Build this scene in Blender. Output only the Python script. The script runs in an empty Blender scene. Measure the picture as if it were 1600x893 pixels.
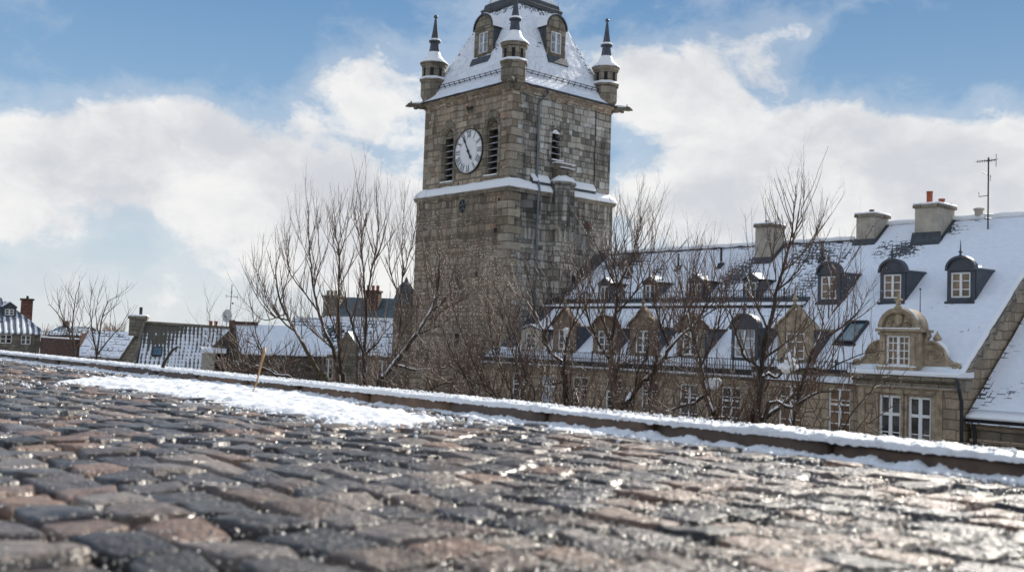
import bpy, bmesh, math, random
import numpy as np
from math import sin, cos, pi, sqrt, atan2, radians, exp, atan, floor
from mathutils import Vector, noise as mn

random.seed(7); np.random.seed(7)
sc = bpy.context.scene
COL = sc.collection

# ------------------------------------------------------------------ camera model (also used to find where things stand)
CZ, F = .35, 1600.
PITCH, ROLL = atan(90/1600), radians(2.0)
fw = Vector((0, cos(PITCH), sin(PITCH))); up0 = Vector((0, -sin(PITCH), cos(PITCH))); rt0 = Vector((1, 0, 0))
RT = rt0*cos(ROLL) + up0*sin(ROLL); UP = -rt0*sin(ROLL) + up0*cos(ROLL)
def ray(px, py): return fw + RT*((px-800)/F) - UP*((py-446.5)/F)
def at(px, py, Y):
    d = ray(px, py); return Vector((d.x*Y/d.y, Y, CZ+d.z*Y/d.y))
def on_ground(px, py, z=0.):
    d = ray(px, py); t = (z-CZ)/d.z; return Vector((d.x*t, d.y*t, z))

# ------------------------------------------------------------------ node helpers
class NT:
    def __init__(s, tree): s.t = tree; s.n = tree.nodes; s.l = tree.links
    def node(s, typ, **kw):
        nd = s.n.new(typ)
        for k, v in kw.items(): setattr(nd, k, v)
        return nd
    def set(s, sock, v):
        if isinstance(v, bpy.types.NodeSocket): s.l.new(v, sock)
        elif v is not None: sock.default_value = v
    def m(s, op, a, b=None, c=None, clamp=False):
        nd = s.node('ShaderNodeMath', operation=op, use_clamp=clamp)
        for i, v in enumerate((a, b, c)):
            if v is not None: s.set(nd.inputs[i], v)
        return nd.outputs[0]
    def vm(s, op, a, b=None, out=0):
        nd = s.node('ShaderNodeVectorMath', operation=op)
        s.set(nd.inputs[0], a)
        if b is not None: s.set(nd.inputs[3 if op == 'SCALE' else 1], b)
        return nd.outputs[out]
    def noise(s, vec, scale, detail=4, rough=.55, dim='3D', dist=0., out=0):
        nd = s.node('ShaderNodeTexNoise', noise_dimensions=dim)
        if vec is not None: s.set(nd.inputs['W' if dim == '1D' else 'Vector'], vec)
        nd.inputs['Scale'].default_value = scale; nd.inputs['Detail'].default_value = detail
        nd.inputs['Roughness'].default_value = rough; nd.inputs['Distortion'].default_value = dist
        return nd.outputs[out]
    def mix(s, f, a, b, blend='MIX'):
        nd = s.node('ShaderNodeMix', data_type='RGBA', blend_type=blend)
        s.set(nd.inputs[0], f)
        s.set(nd.inputs[6], a if isinstance(a, bpy.types.NodeSocket) else (*a, 1) if len(a) == 3 else a)
        s.set(nd.inputs[7], b if isinstance(b, bpy.types.NodeSocket) else (*b, 1) if len(b) == 3 else b)
        return nd.outputs[2]
    def ramp(s, f, stops, interp='LINEAR'):
        nd = s.node('ShaderNodeValToRGB'); r = nd.color_ramp; r.interpolation = interp
        while len(r.elements) < len(stops): r.elements.new(.5)
        for e, (p, c) in zip(r.elements, stops): e.position = p; e.color = (*c, 1) if len(c) == 3 else c
        s.set(nd.inputs[0], f); return nd.outputs[0]
    def sstep(s, x, lo, hi):
        nd = s.node('ShaderNodeMapRange', interpolation_type='SMOOTHSTEP')
        s.set(nd.inputs[0], x); s.set(nd.inputs[1], lo); s.set(nd.inputs[2], hi); return nd.outputs[0]
    def comb(s, x, y, z=0.):
        nd = s.node('ShaderNodeCombineXYZ')
        for i, v in enumerate((x, y, z)): s.set(nd.inputs[i], v)
        return nd.outputs[0]
    def sep(s, v):
        nd = s.node('ShaderNodeSeparateXYZ'); s.set(nd.inputs[0], v); return nd.outputs
    def white(s, v):
        nd = s.node('ShaderNodeTexWhiteNoise', noise_dimensions='3D'); s.set(nd.inputs['Vector'], v); return nd.outputs
    def bump(s, h, strength=.5, dist=.02, normal=None):
        nd = s.node('ShaderNodeBump'); nd.inputs['Strength'].default_value = strength; nd.inputs['Distance'].default_value = dist
        s.set(nd.inputs['Height'], h)
        if normal is not None: s.set(nd.inputs['Normal'], normal)
        return nd.outputs[0]

def mat(name):
    m = bpy.data.materials.new(name); m.use_nodes = True
    t = NT(m.node_tree); b = t.n['Principled BSDF']
    return m, t, b
def simple(name, col, rough=.6, var=.25, scale=6., metal=0., bump=.0, spec=None):
    m, t, b = mat(name)
    co = t.node('ShaderNodeTexCoord').outputs['Object']
    n = t.noise(co, scale, 5)
    dark = tuple(c*(1-var) for c in col); lite = tuple(min(1, c*(1+var)) for c in col)
    t.set(b.inputs['Base Color'], t.ramp(n, [(.3, dark), (.7, lite)]))
    b.inputs['Roughness'].default_value = rough; b.inputs['Metallic'].default_value = metal
    if spec is not None: b.inputs['Specular IOR Level'].default_value = spec
    if bump: t.set(b.inputs['Normal'], t.bump(t.noise(co, scale*5, 5), bump, .02))
    return m

def ashlar(name, h, w, stops, mortar, mw=.03, warp=.1, dirt=.5, light=0., rough_edge=.05, dirt_col=(.035, .03, .026), moss=0., tint=None, ledge=None):
    """coursed stone: every stone takes its own tone from its row and column; grime and lime patches over it"""
    m, t, b = mat(name)
    uv = t.node('ShaderNodeUVMap').outputs[0]
    pos = t.node('ShaderNodeTexCoord').outputs['Object']
    wob = t.noise(pos, 1.1, 4, out=1)
    wob = t.vm('SCALE', t.vm('SUBTRACT', wob, (.5, .5, .5)), rough_edge*4)
    fine = t.vm('SCALE', t.vm('SUBTRACT', t.noise(pos, 7., 3, out=1), (.5, .5, .5)), rough_edge)
    u, v, _ = t.sep(t.vm('ADD', t.vm('ADD', uv, wob), fine))
    v = t.m('ADD', v, t.m('MULTIPLY', t.noise(v, .9, 1, dim='1D'), warp*6))
    rv = t.m('DIVIDE', v, h); row = t.m('FLOOR', rv); fv = t.m('FRACT', rv)
    rr = t.white(t.comb(row, 3.7, 1.3))
    wid = t.m('MULTIPLY', t.m('ADD', .65, t.m('MULTIPLY', rr[0], .7)), w)
    cu = t.m('ADD', t.m('DIVIDE', u, wid), t.m('MULTIPLY', t.white(t.comb(row, 9.1, 4.4))[0], 7.))
    cu = t.m('ADD', cu, t.m('MULTIPLY', t.noise(t.m('ADD', cu, t.m('MULTIPLY', row, 17.3)), .9, 0, dim='1D'), .9))
    col = t.m('FLOOR', cu); fu = t.m('FRACT', cu)
    idn = t.white(t.comb(col, row, 0.))
    du = t.m('MULTIPLY', t.m('MINIMUM', fu, t.m('SUBTRACT', 1., fu)), wid)
    dv = t.m('MULTIPLY', t.m('MINIMUM', fv, t.m('SUBTRACT', 1., fv)), h)
    d = t.m('MINIMUM', du, dv)
    mort = t.m('SUBTRACT', 1., t.sstep(d, mw*.35, mw))
    c = t.ramp(idn[0], stops)
    n1 = t.noise(pos, 9., 6, .65)
    c = t.mix(.55, c, t.ramp(n1, [(.28, (.25, .25, .25)), (.5, (.52, .52, .52)), (.75, (.82, .8, .77))]), 'OVERLAY')
    c = t.mix(t.m('MULTIPLY', mort, .85), c, mortar)
    if light > 0:
        ln = t.m('MULTIPLY', t.sstep(t.m('ADD', t.noise(pos, .55, 5, .6), t.m('MULTIPLY', t.m('SUBTRACT', idn[0], .5), .3)), .52, .64), light)
        c = t.mix(ln, c, (.5, .49, .46))
    stre = t.noise(t.vm('MULTIPLY', pos, (1.6, 1.6, .22)), 1., 6, .62)
    bl = t.noise(pos, .33, 5, .6)
    dsum = t.m('ADD', t.m('MULTIPLY', stre, .6), t.m('MULTIPLY', bl, .5))
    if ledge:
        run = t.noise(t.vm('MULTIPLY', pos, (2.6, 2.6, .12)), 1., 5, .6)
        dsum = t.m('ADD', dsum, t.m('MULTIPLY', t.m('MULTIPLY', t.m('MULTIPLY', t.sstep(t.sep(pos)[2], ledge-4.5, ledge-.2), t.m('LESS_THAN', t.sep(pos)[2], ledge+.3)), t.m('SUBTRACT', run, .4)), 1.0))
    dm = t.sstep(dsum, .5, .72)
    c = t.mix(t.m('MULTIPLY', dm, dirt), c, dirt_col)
    if tint: c = t.mix(t.m('MULTIPLY', t.sstep(t.m('ADD', t.noise(pos, .28, 5, .6), t.m('MULTIPLY', t.m('SUBTRACT', idn[1] if False else idn[0], .5), .22)), .46, .64), .36), c, t.mix(n1, tuple(q*.6 for q in tint), tuple(q*1.35 for q in tint)))
    if moss > 0:
        c = t.mix(t.m('MULTIPLY', t.sstep(t.noise(pos, .8, 5), .56, .7), moss), c, (.09, .095, .045))
    t.set(b.inputs['Base Color'], c); b.inputs['Roughness'].default_value = .88; b.inputs['Specular IOR Level'].default_value = .25
    hgt = t.m('ADD', t.m('MULTIPLY', t.sstep(d, 0., mw*1.6), .6), t.m('ADD', t.m('MULTIPLY', n1, .55), t.m('MULTIPLY', idn[0], .35)))
    t.set(b.inputs['Normal'], t.bump(hgt, .9, .06))
    return m

def snow_roof(name, tile_h=.30, tile_w=.22, tile=((.022, .026, .034), (.05, .055, .065)), bias=0., lumps=0.):
    """slate or tile roof under snow: 'melt' (a vertex attribute) says how far each tile's lower edge has come free"""
    m, t, b = mat(name)
    uv = t.node('ShaderNodeUVMap').outputs[0]; pos = t.node('ShaderNodeTexCoord').outputs['Object']
    melt = t.node('ShaderNodeAttribute', attribute_name='melt').outputs['Fac']
    u, v, _ = t.sep(t.vm('ADD', uv, t.vm('SCALE', t.vm('SUBTRACT', t.noise(pos, 2.5, 3, out=1), (.5, .5, .5)), .03)))
    rv = t.m('DIVIDE', v, tile_h); row = t.m('FLOOR', rv); fv = t.m('FRACT', rv)
    cu = t.m('ADD', t.m('DIVIDE', u, tile_w), t.m('MULTIPLY', t.m('MODULO', t.m('ABSOLUTE', row), 2.), .5))
    col = t.m('FLOOR', cu); fu = t.m('FRACT', cu)
    idn = t.white(t.comb(col, row, 2.))
    run = t.noise(t.comb(t.m('MULTIPLY', u, .9), t.m('MULTIPLY', row, 5.17)), 1., 3)
    n = t.noise(pos, .5, 5, .6)
    thr = t.m('ADD', t.m('MULTIPLY', melt, 1.5), t.m('MULTIPLY', t.m('SUBTRACT', t.m('ADD', t.m('MULTIPLY', run, .7), t.m('MULTIPLY', idn[0], .25)), .62), 1.6))
    thr = t.m('ADD', thr, t.m('ADD', t.m('MULTIPLY', t.m('SUBTRACT', n, .5), .9), bias))
    dv = fv
    edge = t.m('MULTIPLY', t.m('MINIMUM', fu, t.m('SUBTRACT', 1., fu)), 1.6)
    dd = t.m('MINIMUM', dv, t.m('ADD', edge, .12))
    bare = t.m('SUBTRACT', 1., t.sstep(t.m('SUBTRACT', dd, thr), -.04, .06))
    sn = t.noise(pos, 3.5, 6, .6)
    snow = t.ramp(sn, [(.3, (.76, .80, .88)), (.7, (.84, .87, .92))])
    tl = t.mix(idn[0], *tile)
    t.set(b.inputs['Base Color'], t.mix(bare, snow, tl))
    t.set(b.inputs['Roughness'], t.m('SUBTRACT', .75, t.m('MULTIPLY', bare, .25)))
    faint = t.m('MULTIPLY', t.sstep(fv, 0., .3), .3)
    lump = t.m('MULTIPLY', t.sstep(t.noise(pos, 2.6, 4, .6), .5, .62), lumps)
    hg = t.m('ADD', t.m('ADD', t.m('MULTIPLY', t.m('SUBTRACT', 1., bare), .8), t.m('MULTIPLY', sn, .5)), t.m('ADD', faint, lump))
    t.set(b.inputs['Normal'], t.bump(hg, .7, .05))
    return m

def pantile_roof(name, per_u, per_v, tile, cover=.5, row_mix=.5, sag=.0):
    """corrugated tiles with snow lying in the troughs"""
    m, t, b = mat(name)
    uv = t.node('ShaderNodeUVMap').outputs[0]; pos = t.node('ShaderNodeTexCoord').outputs['Object']
    melt = t.node('ShaderNodeAttribute', attribute_name='melt').outputs['Fac']
    u, v, _ = t.sep(uv)
    u = t.m('ADD', u, t.m('MULTIPLY', t.m('SUBTRACT', t.noise(pos, .6, 2), .5), .15))
    fu = t.m('FRACT', t.m('DIVIDE', u, per_u)); rv = t.m('DIVIDE', v, per_v); fv = t.m('FRACT', rv)
    wv = t.m('SINE', t.m('MULTIPLY', fu, 2*pi)); wv = t.m('ADD', .5, t.m('MULTIPLY', wv, .5))
    n = t.noise(pos, 1.6, 5, .6)
    rid = t.white(t.comb(t.m('FLOOR', t.m('DIVIDE', u, per_u)), t.m('FLOOR', rv), 1.))[0]
    x = t.m('ADD', wv, t.m('MULTIPLY', t.sstep(fv, .0, .5), row_mix))
    x = t.m('ADD', x, t.m('ADD', t.m('MULTIPLY', t.m('SUBTRACT', n, .5), 1.6), t.m('MULTIPLY', t.m('SUBTRACT', rid, .5), .35)))
    x = t.m('SUBTRACT', x, t.m('MULTIPLY', melt, 2.2))
    s = t.sstep(x, cover, cover+.22)
    tl = t.mix(n, tuple(c*.6 for c in tile), tuple(c*1.5 for c in tile))
    t.set(b.inputs['Base Color'], t.mix(s, tl, (.83, .85, .88)))
    b.inputs['Roughness'].default_value = .8
    t.set(b.inputs['Normal'], t.bump(t.m('ADD', t.m('MULTIPLY', wv, .7), t.m('ADD', t.m('MULTIPLY', s, .5), t.m('MULTIPLY', t.m('SUBTRACT', 1., fv), .5))), .8, .07))
    return m

def snow_mat(name, fine=40., strength=.6, dist=.01):
    m, t, b = mat(name)
    pos = t.node('ShaderNodeTexCoord').outputs['Object']
    n = t.noise(pos, fine, 6, .7)
    t.set(b.inputs['Base Color'], t.ramp(n, [(.3, (.82, .835, .86)), (.7, (.9, .9, .905))]))
    t.set(b.inputs['Roughness'], t.m('ADD', .25, t.m('MULTIPLY', t.noise(pos, fine*3, 3), .6)))
    b.inputs['Specular IOR Level'].default_value = .4
    b.inputs['Subsurface Weight'].default_value = 0.
    t.set(b.inputs['Normal'], t.bump(n, strength, dist))
    return m

M = {}
warm = [(0., (.10, .075, .056)), (.18, (.20, .155, .112)), (.4, (.29, .235, .175)), (.6, (.22, .19, .155)), (.8, (.36, .295, .225)), (.93, (.27, .165, .11)), (1., (.40, .36, .30))]
grey = [(0., (.085, .08, .072)), (.2, (.19, .175, .15)), (.45, (.29, .275, .245)), (.7, (.36, .345, .315)), (.88, (.24, .185, .135)), (1., (.5, .49, .46))]
brt = lambda L, k: [(p, tuple(min(.62, c*q) for c, q in zip(col, k))) for p, col in L]
soft = lambda L, m, k: [(p, tuple(a+(c-a)*k for c, a in zip(col, m))) for p, col in L]
warm = soft(brt(warm, (1.45, 1.46, 1.46)), (.37, .33, .27), .85); grey = soft(brt(grey, (1.3, 1.28, 1.24)), (.38, .37, .34), .95)
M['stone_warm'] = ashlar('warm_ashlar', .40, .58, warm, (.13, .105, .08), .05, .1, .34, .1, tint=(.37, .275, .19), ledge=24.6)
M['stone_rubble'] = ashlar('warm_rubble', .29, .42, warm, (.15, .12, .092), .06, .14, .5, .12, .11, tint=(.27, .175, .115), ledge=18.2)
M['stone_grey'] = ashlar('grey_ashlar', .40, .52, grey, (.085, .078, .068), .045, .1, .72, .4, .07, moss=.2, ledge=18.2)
M['stone_dark'] = ashlar('weathered_stone', .5, .9, [(0, (.17, .145, .11)), (.5, (.25, .215, .165)), (1, (.32, .28, .22))], (.09, .08, .065), .03, .0, .5, 0.)
M['stone_hall'] = ashlar('brown_sandstone', .42, .95, [(0, (.28, .215, .155)), (.5, (.37, .29, .205)), (1, (.43, .34, .25))], (.2, .155, .11), .03, .0, .4, 0.)
M['stone_orn'] = simple('carved_sandstone', (.33, .26, .18), .9, .45, 3., bump=.5)
M['stone_cottage'] = ashlar('cottage_stone', .25, .45, [(0, (.14, .125, .1)), (.5, (.22, .2, .165)), (1, (.3, .27, .22))], (.17, .15, .12), .04, .05, .5, 0., .06)
M['quoin'] = ashlar('quoin_stone', .53, 3., [(0, (.21, .165, .12)), (.4, (.33, .27, .2)), (.75, (.42, .355, .27)), (1, (.28, .25, .2))], (.12, .1, .08), .035, .0, .4, .1, .01)
M['brick'] = ashlar('red_brick', .12, .26, [(0, (.13, .04, .03)), (.5, (.2, .07, .05)), (1, (.27, .1, .07))], (.16, .12, .1), .03, 0., .4)
M['brick_dark'] = ashlar('dark_brick', .12, .26, [(0, (.07, .04, .032)), (.5, (.12, .062, .048)), (1, (.16, .09, .065))], (.1, .08, .07), .03, 0., .5)
M['render_grey'] = simple('grey_render', (.40, .36, .30), .9, .22, 2.2, bump=.3)
M['stone_brown'] = simple('brown_dormer_stone', (.19, .135, .095), .9, .4, 3., bump=.5)
M['slate'] = simple('dark_slate', (.046, .052, .062), .5, .45, 4., bump=.4)
M['lead'] = simple('blue_grey_lead', (.05, .058, .075), .5, .3, 3., metal=.0)
M['zinc'] = simple('zinc_pipe', (.14, .17, .19), .45, .2, 3., metal=.3)
M['iron'] = simple('dark_iron', (.02, .021, .025), .5, .3, 8.)
M['louvre'] = simple('dark_louvre', (.028, .03, .036), .6, .4, 5.)
M['black'] = simple('dark_inside', (.008, .008, .009), .8, .2, 2.)
M['white_paint'] = simple('white_paint', (.78, .78, .77), .45, .05, 6.)
M['clock_white'] = simple('clock_enamel', (.80, .80, .82), .4, .04, 2.)
M['clock_black'] = simple('clock_black_paint', (.012, .012, .014), .5, .2, 2.)
M['terracotta'] = simple('terracotta', (.33, .09, .05), .8, .25, 8.)
M['dish'] = simple('grey_dish', (.42, .44, .46), .5, .15, 3.)
M['bark'] = simple('bark', (.042, .032, .024), .85, .5, 14., bump=.6)
M['twig'] = simple('twig_bark', (.110, .064, .042), .5, .4, 6.)
M['moss_bark'] = simple('mossy_bark', (.07, .068, .035), .85, .5, 12., bump=.6)
M['leafy'] = simple('dark_evergreen', (.03, .042, .02), .8, .6, 3.)
M['snow'] = snow_mat('fresh_snow', 9., .5, .03)
M['snow_near'] = snow_mat('granular_snow', 130., .8, .006)
M['roof_slate'] = snow_roof('snowy_slate', bias=-.18)
M['roof_hall'] = snow_roof('snowy_hall_slate', bias=-.03)
M['roof_tower'] = snow_roof('snowy_tower_slate', .34, .26, bias=-.2, lumps=1.2)
M['roof_far'] = snow_roof('snowy_far_slate', .36, .4, ((.03, .045, .055), (.06, .085, .1)), bias=-.05)
M['slate_blue'] = snow_roof('frosted_blue_slate', .3, .3, ((.045, .075, .09), (.09, .13, .15)), bias=.75)
M['pantile_stripe'] = pantile_roof('snow_striped_sheet', .46, 1.2, (.12, .14, .18), .40, .0)
M['pantile_grid'] = pantile_roof('snowy_pantiles', .25, .31, (.10, .088, .066), .40, .42)
def glass(name, col, rough=.07):
    m, t, b = mat(name)
    pos = t.node('ShaderNodeTexCoord').outputs['Object']
    n = t.noise(pos, 1.7, 3)
    t.set(b.inputs['Base Color'], t.ramp(n, [(.35, tuple(c*.45 for c in col)), (.65, tuple(c*1.5 for c in col))]))
    b.inputs['Roughness'].default_value = rough; b.inputs['Specular IOR Level'].default_value = .7
    t.set(b.inputs['Normal'], t.bump(t.noise(pos, 1.3, 2), .12, .05))
    return m
M['glass'] = glass('dark_glass', (.035, .038, .042))
M['glass_warm'] = glass('glass_with_painted_reflection', (.16, .095, .05), .12)  # brown reflection of trees and interior, painted into the pane colour
M['glass_pale'] = glass('pale_grey_glass', (.24, .27, .30), .1)  # pane colour is a pale blue-grey
M['glass_blue'] = glass('skylight_glass', (.06, .13, .17), .06)

# ------------------------------------------------------------------ mesh builder
class MB:
    def __init__(s, tf=None): s.v = []; s.f = []; s.tf = tf
    def p(s, x, y, z):
        s.v.append(tuple(s.tf(x, y, z)) if s.tf else (x, y, z)); return len(s.v)-1
    def poly(s, pts): s.f.append([s.p(*q) for q in pts])
    def box(s, x0, y0, z0, x1, y1, z1):
        i = [s.p(x, y, z) for z in (z0, z1) for y in (y0, y1) for x in (x0, x1)]
        for q in ((0, 2, 3, 1), (4, 5, 7, 6), (0, 1, 5, 4), (2, 6, 7, 3), (0, 4, 6, 2), (1, 3, 7, 5)): s.f.append([i[k] for k in q])
    def prism(s, pts, y0, y1):
        """outline in x,z pushed from y0 to y1"""
        n = len(pts); a = [s.p(x, y0, z) for x, z in pts]; b = [s.p(x, y1, z) for x, z in pts]
        s.f.append(a); s.f.append(b[::-1])
        for k in range(n): s.f.append([a[k], b[k], b[(k+1) % n], a[(k+1) % n]])
    def prismx(s, pts, x0, x1):
        n = len(pts); a = [s.p(x0, y, z) for y, z in pts]; b = [s.p(x1, y, z) for y, z in pts]
        s.f.append(a); s.f.append(b[::-1])
        for k in range(n): s.f.append([a[k], b[k], b[(k+1) % n], a[(k+1) % n]])
    def prismz(s, pts, z0, z1):
        n = len(pts); a = [s.p(x, y, z0) for x, y in pts]; b = [s.p(x, y, z1) for x, y in pts]
        s.f.append(a); s.f.append(b[::-1])
        for k in range(n): s.f.append([a[k], b[k], b[(k+1) % n], a[(k+1) % n]])
    def strip(s, A, B):
        a = [s.p(*q) for q in A]; b = [s.p(*q) for q in B]
        for k in range(len(a)-1): s.f.append([a[k], a[k+1], b[k+1], b[k]])
    def rings(s, rows, close=True, cap=True):
        ids = [[s.p(*q) for q in r] for r in rows]; n = len(rows[0])
        for a, b in zip(ids, ids[1:]):
            for k in range(n if close else n-1): s.f.append([a[k], a[(k+1) % n], b[(k+1) % n], b[k]])
        if cap and close: s.f.append(ids[0][::-1]); s.f.append(ids[-1])
    def lathe(s, c, prof, n=12, ph=0., cap=True):
        s.rings([[(c[0]+r*cos(ph+2*pi*k/n), c[1]+r*sin(ph+2*pi*k/n), c[2]+z) for k in range(n)] for r, z in prof], True, cap)
    def tube(s, pts, rad, n=5, cap=True):
        P = [Vector(q) for q in pts]; rows = []
        for i, q in enumerate(P):
            d = (P[min(i+1, len(P)-1)]-P[max(i-1, 0)])
            if d.length < 1e-9: d = Vector((0, 0, 1))
            d.normalize(); a = d.cross(Vector((.31, .17, .93)) if abs(d.z) < .9 else Vector((1, 0, 0))).normalized(); b = d.cross(a)
            r = rad[i] if isinstance(rad, (list, tuple)) else rad
            rows.append([tuple(q+(a*cos(2*pi*k/n)+b*sin(2*pi*k/n))*r) for k in range(n)])
        s.rings(rows, True, cap)
    def ball(s, c, r, n=8, m=5, sq=(1, 1, 1)):
        rows = [[(c[0]+sq[0]*r*sin(pi*j/m)*cos(2*pi*k/n), c[1]+sq[1]*r*sin(pi*j/m)*sin(2*pi*k/n), c[2]-sq[2]*r*cos(pi*j/m)) for k in range(n)] for j in range(1, m)]
        s.rings(rows)
    def wall(s, x0, x1, z0, z1, y, holes, depth=.25):
        xs = sorted({x0, x1, *[h[0] for h in holes], *[h[1] for h in holes]}); zs = sorted({z0, z1, *[h[2] for h in holes], *[h[3] for h in holes]})
        for xa, xb in zip(xs, xs[1:]):
            for za, zb in zip(zs, zs[1:]):
                cx, cz = (xa+xb)/2, (za+zb)/2
                if any(h[0] < cx < h[1] and h[2] < cz < h[3] for h in holes): continue
                s.poly([(xa, y, za), (xb, y, za), (xb, y, zb), (xa, y, zb)])
        for a, b, c, d in holes:
            y2 = y+depth
            s.poly([(a, y, c), (a, y2, c), (a, y2, d), (a, y, d)]); s.poly([(b, y, c), (b, y, d), (b, y2, d), (b, y2, c)])
            s.poly([(a, y, c), (b, y, c), (b, y2, c), (a, y2, c)]); s.poly([(a, y, d), (a, y2, d), (b, y2, d), (b, y, d)])
    def build(s, name, m, parent=None, smooth=False, attr=None, at_=None):
        me = bpy.data.meshes.new(name); me.from_pydata(s.v, [], s.f); me.update()
        uvl = me.uv_layers.new(name='UVMap'); co = s.v
        uv = np.zeros(len(me.loops)*2, dtype=np.float32)
        for pl in me.polygons:
            n = pl.normal; h = sqrt(n.x*n.x+n.y*n.y)
            for li in pl.loop_indices:
                q = co[me.loops[li].vertex_index]
                if h < .3: uv[2*li] = q[0]; uv[2*li+1] = q[1]
                else: uv[2*li] = (-n.y*q[0]+n.x*q[1])/h; uv[2*li+1] = q[2]/max(h, .3)
        uvl.data.foreach_set('uv', uv)
        if attr is not None:
            a = me.attributes.new('melt', 'FLOAT', 'POINT'); a.data.foreach_set('value', [float(attr(*q)) for q in s.v])
        if smooth: me.polygons.foreach_set('use_smooth', [True]*len(me.polygons))
        if isinstance(m, str): m = M[m]
        me.materials.append(m)
        o = bpy.data.objects.new(name, me); COL.objects.link(o)
        if parent is not None: o.parent = parent
        if at_ is not None: o.location = at_
        return o

def mk(name, m, parent, fn, tf=None, smooth=False):
    b = MB(tf); fn(b); return b.build(name, m, parent, smooth)
def tag(o, label=None, cat=None, group=None, kind=None):
    if label: o['label'] = label
    if cat: o['category'] = cat
    if group: o['group'] = group
    if kind: o['kind'] = kind
    return o
def thing(name, loc, rz, label, cat, group=None):
    o = bpy.data.objects.new(name, None); COL.objects.link(o); o.location = loc; o.rotation_euler = (0, 0, rz); o.empty_display_size = .3
    return tag(o, label, cat, group)
def np_mesh(name, verts, faces, m, smooth=True, attrs=None, parent=None):
    me = bpy.data.meshes.new(name)
    verts = np.asarray(verts, np.float32); faces = np.asarray(faces, np.int32); k = faces.shape[1]
    me.vertices.add(len(verts)); me.vertices.foreach_set('co', verts.ravel())
    me.loops.add(faces.size); me.loops.foreach_set('vertex_index', faces.ravel())
    me.polygons.add(len(faces)); me.polygons.foreach_set('loop_start', np.arange(0, faces.size, k, dtype=np.int32))
    me.update(calc_edges=True); me.validate()
    if smooth: me.polygons.foreach_set('use_smooth', np.ones(len(faces), bool))
    for an, av in (attrs or {}).items():
        a = me.attributes.new(an, 'FLOAT', 'POINT'); a.data.foreach_set('value', np.asarray(av, np.float32))
    me.materials.append(M[m] if isinstance(m, str) else m)
    o = bpy.data.objects.new(name, me); COL.objects.link(o)
    if parent: o.parent = parent
    return o

def roof_sheet(name, m, parent, outline, zf, step=.5, melt=None, thick=.16, lump=.03, tf=None):
    """roof plane (slab) gridded inside x-range x0..x1 with y-range given for each x, heights from zf"""
    x0, x1, ya, yb = outline
    nx = max(2, int(abs(x1-x0)/step)); ny = 0
    yl = lambda x: (ya(x) if callable(ya) else ya); yh = lambda x: (yb(x) if callable(yb) else yb)
    ny = max(2, int(max(abs(yh(x0)-yl(x0)), abs(yh(x1)-yl(x1)))/step))
    b = MB(tf); top = []
    for i in range(nx+1):
        x = x0+(x1-x0)*i/nx; r = []
        for j in range(ny+1):
            y = yl(x)+(yh(x)-yl(x))*j/ny
            z = zf(x, y)+lump*mn.noise(Vector((x*.8, y*.8, 3.1)))*(2 if 0 < j < ny else .7)
            r.append((x, y, z))
        top.append(r)
    ids = [[b.p(*q) for q in r] for r in top]
    for i in range(nx):
        for j in range(ny): b.f.append([ids[i][j], ids[i+1][j], ids[i+1][j+1], ids[i][j+1]])
    rim = [(i, 0) for i in range(nx+1)]+[(nx, j) for j in range(1, ny+1)]+[(i, ny) for i in range(nx-1, -1, -1)]+[(0, j) for j in range(ny-1, 0, -1)]
    low = [b.p(top[i][j][0], top[i][j][1], top[i][j][2]-thick) for i, j in rim]
    for k in range(len(rim)):
        k2 = (k+1) % len(rim); b.f.append([ids[rim[k][0]][rim[k][1]], low[k], low[k2], ids[rim[k2][0]][rim[k2][1]]])
    return b.build(name, m, parent, False, (lambda *q: melt(*q) if melt else 0.))

def arch_pts(w, zs, n=12, rise=None, x0=0.):
    r = w/2; rise = rise or r
    return [(x0+r*cos(pi*k/n), zs+rise*sin(pi*k/n)) for k in range(n+1)]
def pointed_pts(w, zs, top, n=7, x0=0.):
    """right springing over the point to the left springing"""
    a = []; h = top-zs
    for k in range(n+1):
        s = k/n; a.append((x0+w/2*(1-s**1.9), zs+h*sin(s*pi/2)**.95))
    return a+[(2*x0-x, z) for x, z in a[-2::-1]]

def casement(parent, tf, xc, z0, w, h, y, cols=2, rows=3, fr='white_paint', gl='glass', bar=.05, mull=.09, transom=None):
    """window frame with glazing bars; the panes are one mesh beside it"""
    b = MB(tf); x0, x1, z1 = xc-w/2, xc+w/2, z0+h; e = mull*.8
    b.box(x0, y-.05, z0, x0+e, y+.04, z1); b.box(x1-e, y-.05, z0, x1, y+.04, z1)
    b.box(x0+e, y-.05, z0, x1-e, y+.04, z0+e); b.box(x0+e, y-.05, z1-e, x1-e, y+.04, z1)
    if cols >= 2: b.box(xc-mull*.6, y-.06, z0+e, xc+mull*.6, y+.03, z1-e)
    tz = None
    if transom: tz = z0+h*transom; b.box(x0+e, y-.055, tz-mull*.5, x1-e, y+.035, tz+mull*.5)
    half = [(x0+e, xc-mull*.6), (xc+mull*.6, x1-e)] if cols >= 2 else [(x0+e, x1-e)]
    per = max(1, cols//2)
    for xa, xb in half:
        for k in range(1, per):
            q = xa+(xb-xa)*k/per; b.box(q-bar*.4, y-.035, z0+e, q+bar*.4, y+.02, z1-e)
        for k in range(1, rows):
            q = z0+h*k/rows
            if tz and abs(q-tz) < .15: continue
            b.box(xa, y-.03, q-bar*.4, xb, y+.015, q+bar*.4)
    w_ = b.build('window', fr, parent)
    g = MB(tf); g.box(x0+e*.5, y+.005, z0+e*.5, x1-e*.5, y+.012, z1-e*.5)
    return w_, g
def full_window(parent, tf, *a, **k):
    gl = k.get('gl', 'glass'); w_, g = casement(parent, tf, *a, **k); g.build('pane', gl, w_); return w_

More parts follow.
